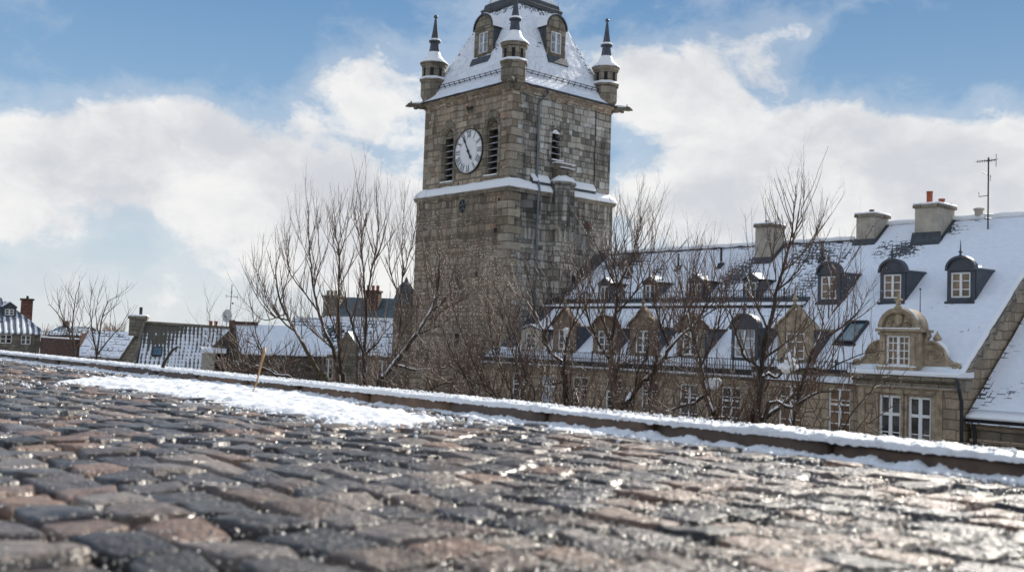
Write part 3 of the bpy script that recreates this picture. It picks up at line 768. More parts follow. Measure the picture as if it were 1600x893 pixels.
# ---------- dry stalk and twig by the kerb
def build_stalks():
    m = simple('dry_straw', (.38, .23, .11), .6, .3, 30.)
    Y = on_ground(393, 617).y
    pts = [(392, 617), (397, 607), (401, 597), (404, 585), (407, 572), (410, 560), (413, 549), (414, 541)]
    b = MB(); W = [.003, .004, .005, .006, .0075, .009, .010, .005]
    P = [at(x, y, Y+.02*i) for i, (x, y) in enumerate(pts)]
    rows = []
    for p, w in zip(P, W):
        rows.append([tuple(p+RT*(-w)), tuple(p+Vector((0, -.004, 0))), tuple(p+RT*w), tuple(p+Vector((0, .004, 0)))])
    base = P[0].copy()
    b.rings(rows); o = b.build('grass_stalk', m, None, True); o.location = (0, 0, 0)
    tag(o, 'dry straw coloured grass stalk standing upright in the snow patch before the kerb', 'grass stalk')
    b = MB(); Y = 5.9
    b.tube([at(x, y, Y) for x, y in ((254, 574), (258, 564), (264, 555), (270, 546), (276, 543), (279, 541))], [.011, .010, .009, .008, .006, .005], 6)
    tag(b.build('broken_twig', 'bark'), 'short dark bent twig rising behind the snowy kerb in front of the pantiled cottage', 'twig')
build_stalks()

# ================================================================== the bell tower
FR = 'stone_warm'
def build_tower():
    T = thing('bell_tower', (.059, 71.714, -8), ANG, 'tall square stone bell tower with white clock face and steep snowy roof', 'tower')
    # shafts: front (y = -) is warm, the right side (x = +) grey
    LX0, LX1, LY0, LY1 = -5.05, 4.9, -4.9, 4.72; UX0, UX1, UY0, UY1 = -4.66, 4.72, -4.72, 4.52; ZS, ZE = 18.3, 24.72
    tfF = lambda x, y, z: (x, LY0+y, z)
    tfR = lambda x, y, z: (LX1-y, x, z)
    tfFu = lambda x, y, z: (x, UY0+y, z); tfRu = lambda x, y, z: (UX1-y, x, z)
    slit = (-.16, .30, 11.7, 13.15); slit2 = (-.1, .34, 7.2, 8.9)
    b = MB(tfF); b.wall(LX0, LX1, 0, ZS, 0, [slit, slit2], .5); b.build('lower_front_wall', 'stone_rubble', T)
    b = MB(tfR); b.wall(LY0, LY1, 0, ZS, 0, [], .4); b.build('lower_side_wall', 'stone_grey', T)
    b = MB(); b.poly([(LX0, LY1, 0), (LX0, LY0, 0), (LX0, LY0, ZS), (LX0, LY1, ZS)]); b.poly([(LX1, LY1, 0), (LX0, LY1, 0), (LX0, LY1, ZS), (LX1, LY1, ZS)]); b.build('lower_back_wall', 'stone_rubble', T)
    for s in (slit, slit2):
        b = MB(tfF); b.box(s[0], .42, s[2], s[1], .45, s[3])
        w = b.build('slit_window', 'black', T)
        c = MB(tfF); xm = (s[0]+s[1])/2
        c.box(xm-.02, .30, s[2], xm+.02, .34, s[3]); c.box(s[0], .30, s[2]+.7, s[1], .34, s[2]+.74); c.build('window_bar', 'iron', w)
        c = MB(tfF); c.box(s[0]-.3, -.03, s[2]-.02, s[0], .2, s[3]+.02); c.box(s[1], -.03, s[2]-.02, s[1]+.3, .2, s[3]+.02); c.box(s[0]-.3, -.035, s[3]+.02, s[1]+.3, .2, s[3]+.4); c.box(s[0]-.2, -.06, s[2]-.2, s[1]+.2, .3, s[2]-.02); c.build('window_surround', 'stone_dark', w)
        c = MB(tfF); c.box(s[0]-.15, -.07, s[2]-.018, s[1]+.15, .25, s[2]+.05); c.build('sill_snow', 'snow', w)
    win = [(-2.5, -1.3), (2.2, 3.4)]; wz0, wz1 = 19.25, 23.05
    rwin = (-1.12, -.16); rz0, rz1 = 20.6, 22.95
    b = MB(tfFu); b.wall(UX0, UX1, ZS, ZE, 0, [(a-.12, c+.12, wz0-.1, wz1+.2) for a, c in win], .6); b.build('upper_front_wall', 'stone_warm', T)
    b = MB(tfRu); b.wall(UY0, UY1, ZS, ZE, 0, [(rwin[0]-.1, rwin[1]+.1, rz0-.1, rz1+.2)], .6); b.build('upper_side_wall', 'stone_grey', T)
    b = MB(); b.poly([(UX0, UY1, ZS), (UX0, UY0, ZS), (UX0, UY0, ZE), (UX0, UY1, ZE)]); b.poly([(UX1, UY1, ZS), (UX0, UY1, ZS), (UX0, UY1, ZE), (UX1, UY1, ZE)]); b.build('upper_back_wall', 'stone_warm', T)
    def belfry(tf, x0, x1, z0, z1, face):
        w = x1-x0; xc = (x0+x1)/2; zs = z1-w*.95
        b = MB(tf)
        def ring(wi, wo, yi, yo, fo, fi):
            A = [(x0-fi, yi, z0)]; 
            inn = [(xc+wi/2, z0)]+pointed_pts(wi, zs, z1-(w-wi)*.9, 8, xc)+[(xc-wi/2, z0)]
            out = [(xc+wo/2, z0)]+pointed_pts(wo, zs, z1+(wo-w)*.9, 8, xc)+[(xc-wo/2, z0)]
            return [(x, yi, z) for x, z in inn], [(x, yo, z) for x, z in out]
        i1, o1 = ring(w+.12, w+.62, -.05, -.05, 0, 0); b.strip(i1, o1)
        _, oo = ring(w, w+.62, 0, 0, 0, 0); b.strip(o1, [(x, .02, z) for x, _, z in oo])
        i2, _ = ring(w-.02, w, .05, 0, 0, 0); b.strip(i1, i2)
        i3, _ = ring(w-.02, w, .08, 0, 0, 0); b.strip(i2, i3)
        i4, _ = ring(w-.14, w, .16, 0, 0, 0); b.strip(i3, i4)
        i5, _ = ring(w-.14, w, .62, 0, 0, 0); b.strip(i4, i5)
        b.box(x0-.25, -.1, z0-.16, x1+.25, .5, z0)
        o = b.build('belfry_window', 'stone_dark' if face == 'F' else 'stone_grey', T)
        c = MB(tf); c.box(x0-.05, .60, z0-.05, x1+.05, .63, z1+.05); c.build('dark_opening', 'black', o)
        c = MB(tf); n = int((zs+.36-z0)/.42)
        for k in range(n):
            z = z0+.05+k*.42; c.prismx([(.20, z), (.205, z+.05), (.50, z+.33), (.50, z+.28)], x0+.05, x1-.05)
        c.build('louvre', 'louvre', o)
        for k in range(n):
            c = MB(tf); z = z0+.05+k*.42; c.prismx([(.198, z+.036), (.198, z+.048), (.212, z+.063), (.212, z+.05)], x0+.07, x1-.07); c.build('louvre_frost', 'snow', o)
        c = MB(tf); c.prism([(xc+(w-.14)/2*(1-k/6)**.7*1., zs+.42+(z1-.2-zs-.42)*k/6) for k in range(7)]+[(xc-(w-.14)/2*(1-k/6)**.7, zs+.42+(z1-.2-zs-.42)*k/6) for k in range(5, -1, -1)], .17, .22)
        c.build('arch_panel', 'stone_dark' if face == 'F' else 'snow', o)
        c = MB(tf); c.prismx([(-.12, z0+.002), (-.1, z0+.08), (.3, z0+.16), (.5, z0+.002)], x0-.02, x1+.1); c.build('sill_snow', 'snow', o)
    for a, c in win: belfry(tfFu, a, c, wz0, wz1, 'F')
    belfry(tfRu, rwin[0], rwin[1], rz0, rz1, 'R')
    # corner stones
    b = MB(); z = .53*1; k = 0
    while z < 24.4:
        low = z < ZS-.5
        if ZS-.5 < z < ZS+.7: z = .53*36; low = False; b.build('quoins', M['quoin'], T); b = MB()
        h = .53; cx, cy = (LX1, LY0) if low else (UX1, UY0)
        la, lb = (random.uniform(.85, 1.25), random.uniform(.4, .6)) if k % 2 else (random.uniform(.4, .6), random.uniform(.85, 1.2))
        b.box(cx-la, cy-.025, z, cx+.025, cy+lb, min(z+h-.02, ZS-.05 if low else 24.6)); z += h; k += 1
    b.build('quoins', M['quoin'], T)
    b = MB(); z = .53*36; k = 0
    while z < 24.4:
        h = .53; la = random.uniform(.7, 1.1) if k % 2 else random.uniform(.35, .5)
        b.box(UX0-.02, UY0-.02, z, UX0+la, UY0+.3, min(z+h-.02, 24.6)); z += h; k += 1
    b.build('quoins', M['quoin'], T)
    # string course and its snow
    def ledge(x0, y0, x1, y1, z, o, h, inn):
        b = MB(); A = [(x0-o, y0-o), (x1+o, y0-o), (x1+o, y1+o), (x0-o, y1+o)]; B = [(inn[0], inn[1]), (inn[2], inn[1]), (inn[2], inn[3]), (inn[0], inn[3])]
        return b, A, B
    b, A, B = ledge(LX0, LY0, LX1, LY1, ZS, .17, 0, (UX0, UY0, UX1, UY1))
    b.rings([[(x*.985, y*.985, ZS-.22) for x, y in A], [(x, y, ZS-.05) for x, y in A], [(x, y, ZS+.06) for x, y in A], [(x, y, ZS+.5) for x, y in B]], True, False); sc_o = b.build('string_course', 'stone_dark', T)
    b = MB(); n = 40
    def ringline(P, z, jit):
        r = []
        for k in range(4):
            a, c = P[k], P[(k+1) % 4]
            for i in range(n): e = i/n; r.append((a[0]+(c[0]-a[0])*e, a[1]+(c[1]-a[1])*e, z+jit*mn.noise(Vector((a[0]+(c[0]-a[0])*e, a[1]+(c[1]-a[1])*e, z*3)))))
        return r
    sO = [(x*1.004, y*1.004) for x, y in A]
    sI = [(x*1.003, y*1.003) for x, y in B]
    b.rings([ringline(sO, ZS+.05, .02), ringline(sO, ZS+.17, .04), ringline([(x*.55+u*.45, y*.55+v*.45) for (x, y), (u, v) in zip(A, B)], ZS+.48, .08), ringline(sI, ZS+.66, .1)], True, False)
    b.build('ledge_snow', 'snow', sc_o, True)
    # cornice, gutter
    b = MB()
    def sq(h, z): return [(UX0-h, UY0-h, z), (UX1+h, UY0-h, z), (UX1+h, UY1+h, z), (UX0-h, UY1+h, z)]
    b.rings([sq(.0, ZE-.12), sq(.07, ZE-.06), sq(.07, ZE+.08), sq(.2, ZE+.2), sq(.24, ZE+.33), sq(.24, ZE+.42)], True, False); b.build('cornice', 'stone_warm', T)
    b = MB(); b.rings([sq(.245, ZE+.40), sq(.36, ZE+.38), sq(.36, ZE+.5), sq(.26, ZE+.5)], True, False); b.build('gutter', 'iron', T)
    # roof: flared foot, steep slopes, dark band, upper stage
    prof = [(5.04, 25.17), (4.72, 25.5), (4.36, 26.05), (3.93, 27.0), (3.5, 28.0), (2.9, 29.35), (2.35, 30.6), (1.86, 31.72)]
    ofx = .0; cxy = (.03, -.1)
    faces = []
    b = MB(); n = 26
    fine = []
    for (s0, z0), (s1, z1) in zip(prof, prof[1:]):
        m_ = max(1, int((z1-z0)/.3))
        for k in range(m_): fine.append((s0+(s1-s0)*k/m_, z0+(z1-z0)*k/m_))
    fine.append(prof[-1])
    for side in range(4):
        ca, sa = [(1, 0), (0, 1), (-1, 0), (0, -1)][side]
        ids = []
        for s, z in fine:
            r = []
            for i in range(n+1):
                e = -1+2*i/n; x, y = e*s, -s
                lump = .05*mn.noise(Vector((x*.9+side*9, z*.9, 1)))+.03*mn.noise(Vector((x*2.4+side*9, z*2.4, 5)))
                if i in (0, n) or z > 31.6: lump = 0
                y -= lump
                X, Y = (x*ca-y*sa, x*sa+y*ca); r.append(b.p(X+cxy[0], Y+cxy[1], z))
            ids.append(r)
        for a, c in zip(ids, ids[1:]):
            for i in range(n): b.f.append([a[i], a[i+1], c[i+1], c[i]])
    def tm(x, y, z):
        x -= cxy[0]; y -= cxy[1]; v = 0
        if abs(x) < abs(y) and y < 0:      # front slope
            s = -y; v = max(v, .62*exp(-((x-(s*.80))/.35)**2)*(27 < z < 31.4)); v = max(v, .42*exp(-((x+s*.93)/.28)**2))
            v = max(v, .75*exp(-(((x-.1)/1.1)**2+((z-27.7)/.28)**2))); v = max(v, .5*exp(-(((x-1.3)/.4)**2+((z-28.3)/.8)**2)))
        elif x > 0:
            s = x; v = max(v, .35*exp(-((y-s*.94)/.22)**2)); v = max(v, .5*exp(-(((y+1.0)/.3)**2+((z-28.8)/.7)**2)))
        if z > 31.3: v = max(v, .5)
        return v
    b.build('roof', 'roof_tower', T, False, tm)
    def sqc(s, z): return [(cxy[0]+s*a, cxy[1]+s*c, z) for a, c in ((-1, -1), (1, -1), (1, 1), (-1, 1))]
    b = MB(); b.rings([sqc(1.86, 31.6), sqc(2.02, 31.66), sqc(2.08, 31.9), sqc(1.92, 32.02), sqc(1.86, 32.3), sqc(1.7, 32.42)], True, False); b.build('roof_band', 'slate', T)
    b = MB(); b.rings([sqc(1.72, 32.40), sqc(1.5, 33.1), sqc(1.3, 34.2)], True, False); b.build('upper_roof', 'roof_tower', T, False, lambda *q: .1)
    b = MB(); b.lathe((cxy[0], cxy[1], 34.1), [(1.45, 0), (1.45, .2), (1.0, .22), (1.0, 2.2), (1.3, 2.25), (1.3, 2.4), (.7, 3.2), (.3, 4.6), (.05, 6.5)], 8, pi/8); b.build('lantern', 'slate', T)
    # ridge tiles down the hips
    # snow guards
    def guard(p0, p1, outw):
        b = MB(); p0, p1 = Vector(p0), Vector(p1); L = (p1-p0).length; k = int(L/.55)
        for dz in (.1, .26): b.tube([tuple(p0+Vector((0, 0, dz))), tuple(p1+Vector((0, 0, dz)))], .028, 4)
        for i in range(k+1):
            q = p0.lerp(p1, i/k); b.tube([tuple(q-Vector(outw)*.3+Vector((0, 0, -.1))), tuple(q+Vector((0, 0, .3)))], .03, 4)
        b.build('snow_guard', 'iron', T)
    s = 4.42
    guard((-3.4, -s-.2, 26.0), (3.35, -s-.2, 26.0), (0, -1, 0)); guard((s+.15, -3.45, 26.0), (s+.15, 3.3, 26.0), (1, 0, 0))
    # corner turrets
    def turret(x, y, dz, r):
        h = 1.
        b = MB(); b.lathe((x, y, dz), [(r*.55, -.55), (r*.92, .05), (r*.97, .12), (r*.97, 1.12), (r*1.09, 1.2), (r*1.09, 1.3), (r*.93, 1.34), (r*.93, 2.2), (r*1.02, 2.28), (r*1.1, 2.42), (r*1.1, 2.5)], 8, pi/8)
        o = b.build('corner_turret', 'stone_dark', T)
        for k in range(8):
            c = MB(); a = k*pi/4; 
            ux, uy = cos(a), sin(a); tx, ty = -uy, ux; rr = r*.93*cos(pi/8)+.012
            pts = [(x+ux*rr+tx*e, y+uy*rr+ty*e, dz+z) for e, z in ((-.13*r, 1.5), (.13*r, 1.5), (.13*r, 2.1), (-.13*r, 2.1))]
            c.poly(pts); c.build('turret_slit', 'black', o)
        c = MB(); c.lathe((x, y, dz), [(r*1.1, 1.302), (r*1.12, 1.34), (r*.99, 1.45), (r*.94, 1.5)], 8, pi/8, False); c.build('ledge_snow', 'snow', o)
        c = MB(); c.lathe((x, y, dz), [(r*1.1, 2.502), (r*1.11, 2.56), (r*.80, 2.80), (r*.54, 3.1), (r*.43, 3.36)], 16, 0, False); c.build('snow_skirt', 'snow', o, True)
        c = MB(); c.lathe((x, y, dz), [(r*.5, 3.0), (r*.44, 3.3), (r*.36, 3.8), (r*.33, 4.05), (r*.47, 4.08), (r*.47, 4.17), (r*.33, 4.2), (r*.2, 4.95), (r*.09, 5.75)], 8, pi/8); c.build('spire', 'lead', o)
        c = MB(); c.lathe((x, y, dz), [(r*.48, 4.172), (r*.49, 4.22), (r*.36, 4.3), (r*.31, 4.34)], 12, 0, False); c.build('ring_snow', 'snow', o, True)
        c = MB(); c.lathe((x, y, dz), [(r*.09, 5.7), (r*.05, 5.8), (r*.14, 5.86), (r*.17, 5.95), (r*.13, 6.04), (r*.03, 6.1)], 10); c.build('finial_ball', 'lead', o, True)
    turret(-4.32, -4.42, 25.5, .92); turret(4.42, -4.46, 25.2, .87); turret(4.34, 4.2, 25.4, .92); turret(-4.3, 4.2, 25.4, .9)
    # gargoyles
    for x, y, a in ((-5.0, -5.05, radians(225)), (5.05, 4.85, radians(45)), (5.05, -5.05, radians(-45))):
        tf = lambda X, Y, Z, x=x, y=y, a=a: (x+X*cos(a)-Y*sin(a), y+X*sin(a)+Y*cos(a), Z+24.98)
        b = MB(tf); rows = []
        for X, r, z in ((-.5, .2, -.04), (0, .2, 0), (.3, .16, .05), (.5, .13, .07), (.62, .17, .09), (.78, .15, .07), (.92, .08, .02), (1., .05, -.02)):
            rows.append([(X, r*cos(k*pi/4), z+r*sin(k*pi/4)*1.1) for k in range(8)])
        b.rings(rows); b.box(.56, -.2, .2, .62, -.08, .34); b.box(.56, .08, .2, .62, .2, .34); b.box(.15, -.2, -.2, .4, -.1, -.05); b.box(.15, .1, -.2, .4, .2, -.05)
        g = b.build('gargoyle', 'stone_dark', T, True)
        c = MB(tf); c.tube([(-.3, 0, .2), (.1, 0, .22), (.45, 0, .2), (.75, 0, .2)], [.1, .12, .08, .05], 6); c.build('gargoyle_snow', 'snow', g, True)
    # dormers
    k = 2.28
    tfd = lambda x, y, z: (.14+x, y, z)
    dormer(T, tfd, 1.86, 27.8, 29.85, -3.62, k, 27.75, 'stone_dark', 'slate', 'slate', 'arch', (.98, 1.45, 28.15), 2, 2, 'glass_pale', False, True, apron=.5)
    tfd2 = lambda x, y, z: (3.55-(y+3.55), .08+x, z)
    dormer(T, tfd2, 1.72, 27.95, 30.0, -3.55, k, 27.9, 'stone_dark', 'slate', 'slate', 'arch', (.98, 1.5, 28.25), 2, 2, 'glass_pale', False, True, apron=.5)
    for x, y in ((.0, -2.95), (2.9, .75)):
        b = MB(); b.tube([(x, y, 30.6), (x, y, 32.1)], [.035, .012], 5); b.build('lightning_rod', 'iron', T)
    # clock
    ck = MB(tfFu); cx, cz, R = .47, 21.13, 1.47
    ck.prism([(cx+R*cos(2*pi*q/64), cz+R*sin(2*pi*q/64)) for q in range(64)], -.08, .02); ck_o = ck.build('clock_face', 'clock_white', T)
    b = MB(tfFu)
    def annulus(r0, r1, y0, y1):
        A = [(cx+r0*cos(2*pi*q/64), y1, cz+r0*sin(2*pi*q/64)) for q in range(65)]; B = [(cx+r1*cos(2*pi*q/64), y1, cz+r1*sin(2*pi*q/64)) for q in range(65)]
        C_ = [(x, y0, z) for x, _, z in B]; D_ = [(x, y0, z) for x, _, z in A]; b.strip(A, B); b.strip(B, C_); b.strip(D_, A)
    annulus(R*.995, R*1.045, .02, -.12); b.build('clock_rim', 'clock_black', ck_o)
    b = MB(tfFu); annulus(R*.945, R*.957, -.079, -.086); annulus(R*.60, R*.606, -.079, -.086); b.build('minute_ring', 'clock_black', ck_o)
    num = ['XII', 'I', 'II', 'III', 'IIII', 'V', 'VI', 'VII', 'VIII', 'IX', 'X', 'XI']
    for i, s_ in enumerate(num):
        a = pi/2-i*pi/6; ur = (cos(a), sin(a)); ut = (sin(a), -cos(a))   # outwards, and to the right when read from the centre
        b = MB(tfFu); wd = {'I': .085, 'V': .2, 'X': .2}; tot = sum(wd[c] for c in s_)+.03*(len(s_)-1); x = -tot/2; r0, r1 = R*.66, R*.92
        def stroke(xa, ra, xb, rb, th):
            q = [(xa-th/2, ra), (xa+th/2, ra), (xb+th/2, rb), (xb-th/2, rb)]
            b.prism([(cx+ur[0]*r+ut[0]*x_, cz+ur[1]*r+ut[1]*x_) for x_, r in q], -.088, -.081)
        for c in s_:
            w = wd[c]; xm = x+w/2
            if c == 'I': stroke(xm, r0, xm, r1, .055)
            elif c == 'V': stroke(xm-.075, r1, xm, r0, .06); stroke(xm+.075, r1, xm, r0, .032)
            else: stroke(xm-.08, r1, xm+.08, r0, .06); stroke(xm+.08, r1, xm-.08, r0, .032)
            stroke(xm, r0-.012, xm, r0+.012, w*.9); stroke(xm, r1-.012, xm, r1+.012, w*.9); x += w+.03
        b.build('numeral', 'clock_black', ck_o)
    def hand(ang, L, wid, y, back):
        a = pi/2-radians(ang); ur = (cos(a), sin(a)); ut = (sin(a), -cos(a)); b = MB(tfFu)
        pr = [(-back, wid*.5), (0, wid*.55), (L*.55, wid*.42), (L*.62, wid*1.05), (L*.75, wid*.8), (L*.82, wid*.4), (L, .012)]
        b.prism([(cx+ur[0]*r+ut[0]*w, cz+ur[1]*r+ut[1]*w) for r, w in pr]+[(cx+ur[0]*r-ut[0]*w, cz+ur[1]*r-ut[1]*w) for r, w in pr[::-1]], y-.02, y); b.build('clock_hand', 'clock_black', ck_o)
    hand(331, R*.82, .085, -.11, .25); hand(146, R*.50, .12, -.14, .12)
    b = MB(tfFu); b.prism([(cx+.09*cos(2*pi*q/16), cz+.09*sin(2*pi*q/16)) for q in range(16)], -.17, -.08); b.build('hand_boss', 'clock_black', ck_o)
    # round carved oculus below the string course
    b = MB(tfF); ox, oz = .27, 17.42
    def ann2(r0, r1, y0, y1, yin):
        A = [(ox+r0*.8*cos(2*pi*q/24), y1, oz+r0*sin(2*pi*q/24)) for q in range(25)]; B = [(ox+r1*.8*cos(2*pi*q/24), y0, oz+r1*sin(2*pi*q/24)) for q in range(25)]
        b.strip(A, B); b.strip(A, [(x, yin, z) for x, _, z in A])
    ann2(.46, .72, .0, -.1, -.02)
    o = b.build('round_carving', 'stone_dark', T, True)
    b = MB(tfF); b.prism([(ox+.38*cos(2*pi*q/20), oz+.47*sin(2*pi*q/20)) for q in range(20)], -.02, .01); b.build('carving_ground', 'iron', o)
    b = MB(tfF)
    for q in range(5):
        a = q*2*pi/5+.3; b.tube([(ox+.08*cos(a), -.04, oz+.08*sin(a)), (ox+.2*cos(a), -.08, oz+.22*sin(a)), (ox+.32*cos(a+.3), -.04, oz+.4*sin(a+.3))], [.05, .07, .04], 6)
    b.build('carved_rosette', 'zinc', o, True)
    # weed growing from the wall
    b = MB(tfFu); rng = random.Random(4)
    for q in range(60):
        a = rng.uniform(0, 2*pi); r = rng.uniform(.05, .34); x, z = .42+r*cos(a)*1.1, 23.92+r*sin(a)*.9; y = -rng.uniform(.02, .25); s = rng.uniform(.05, .11); ta = rng.uniform(0, pi)
        b.poly([(x, y, z), (x+s*cos(ta), y-.04, z+s*sin(ta)), (x+s*1.6*cos(ta+.5), y+.02, z+s*1.6*sin(ta+.5)), (x+s*cos(ta+1), y+.03, z+s*sin(ta+1))])
    b.build('wall_plant', 'leafy', T)
    # putlog holes
    for tf, x, z, w, h in ((tfF, 3.95, 17.45, .2, .42), (tfF, 3.7, 15.6, .3, .3), (tfFu, 3.95, 22.6, .16, .5), (tfFu, -.6, 19.0, .12, .3), (tfF, 1.9, 12.8, .28, .34), (tfR, 2.3, 16.55, .85, .5)):
        b = MB(tf); b.box(x-w/2, -.008, z-h/2, x+w/2, .03, z+h/2); b.build('wall_hole', 'black' if w < .5 else 'brick_dark', T)
    # pilaster buttress on the right side with its weathered head
    b = MB(tfR); P = [(-1.25, 0.01), (-1.2, -.35), (-.85, -.72), (-.3, -.85), (.25, -.72), (.6, -.35), (.65, .01)]
    rows = [[(x, y, z) for x, y in P] for z in (0, 19.0)]
    b.rings(rows); b.rings([[(x*1.08+.03, y*1.1-.02 if y < 0 else y, z) for x, y in P] for z in (18.98, 19.12)])
    bt = b.build('buttress', 'stone_grey', T)
    b = MB(tfR); b.prism([(-.95, 19.12), (.5, 19.12), (.35, 20.4), (-.85, 20.4)], -.25, .2); b.prism([(-.8, 19.3), (.2, 19.3), (.1, 19.95), (-.3, 20.1), (-.7, 19.95)], -.42, -.25); b.build('buttress_head', 'stone_dark', bt)
    b = MB(tfR); b.rings([[(x*1.06+.03, y*1.08-.02 if y < 0 else y, 19.122) for x, y in P], [(x*1.05+.03, y*1.06 if y < 0 else y, 19.24) for x, y in P], [(x*.8, y*.5-.2, 19.46) for x, y in P], [(x*.5-.1, y*.2-.25, 19.62) for x, y in P]]); b.build('buttress_snow', 'snow', bt, True)
    b = MB(tfR); b.box(-1.1, -.3, 20.402, .75, .2, 20.46); b.box(-.75, -.46, 20.1, .5, -.25, 20.15); b.build('head_snow', 'snow', bt)
    b = MB(tfR); b.lathe((0, 0, 0), [(0, 0)], 3) if False else None
    b.ball((.0, -.5, 19.72), .24, 10, 6, (1, .5, 1)); b.build('carved_head', 'stone_dark', bt, True)
    # stepped weathering either side of the buttress
    for xa, xb in ((-2.95, -1.35), (.8, 2.95)):
        b = MB(tfR); b.prismx([(.0, ZS+.5), (-.05, ZS+.55), (-.05, ZS+.75), (.22, ZS+1.05)], xa, xb); w = b.build('weathering', 'slate', T)
        c = MB(tfR); c.prismx([(-.08, ZS+.66), (-.1, ZS+.8), (.2, ZS+1.2), (.25, ZS+1.05)], xa+.02, xb-.03); c.build('weathering_snow', 'snow', w)
    # pipes
    b = MB(tfRu); X = -2.47
    b.tube([(X+.6, -.3, 25.05), (X+.55, -.28, 24.8), (X+.05, -.12, 24.3), (X, -.1, 24.0), (X, -.1, 19.3), (X, -.34, 18.7), (X, -.4, 18.4), (X, -.32, 18.0), (X, -.28, 17.5), (X, -.28, 8.)], .075, 8)
    for z in (23, 21, 19.4, 17, 15, 13, 11): b.lathe((X, -.1 if z > 18.5 else -.28, z), [(.1, 0), (.1, .08)], 8)
    b.build('downpipe', 'zinc', T, True)
    b = MB(tfRu); b.tube([(2.95, -.03, 24.6), (2.95, -.03, 19.2)], .035, 5); b.build('conductor', 'iron', T)
    return T
build_tower()

# ================================================================== the long hall and the gabled house (same frame)
KS = .77; HO = (18.6, 42., -8.); EZ = 7.72
def zr(y): return EZ+KS*y
def rail(parent, x0, x1, y, z, h=.34, gap=.16):
    b = MB(); n = int((x1-x0)/gap)
    b.box(x0, y-.015, z+h-.03, x1, y+.015, z+h); b.box(x0, y-.015, z+.05, x1, y+.015, z+.08)
    for k in range(n+1):
        x = x0+(x1-x0)*k/n; big = k % 10 == 0; w = .03 if big else .011
        b.box(x-w, y-w-.002, z-.15, x+w, y+w+.002, z+h+(.1 if big else 0.02))
    b.build('snow_guard', 'iron', parent)
def flashing(parent, x0, x1, y0, y1, off=.2, w=.16):
    b = MB()
    b.prismx([(y0-.22, zr(y0-.22)+.02), (y0-.22, zr(y0-.22)+.06), (y0-.003, zr(y0)+off*1.1), (y0-.003, zr(y0)-.05)], x0-.14, x1+.14)
    for xa, xb in ((x0-w, x0-.003), (x1+.003, x1+w)): b.prismx([(y0, zr(y0)-.02), (y0, zr(y0)+.1), (y1, zr(y1)+.1), (y1, zr(y1)-.02)], xa, xb)
    b.build('flashing', 'slate', parent)

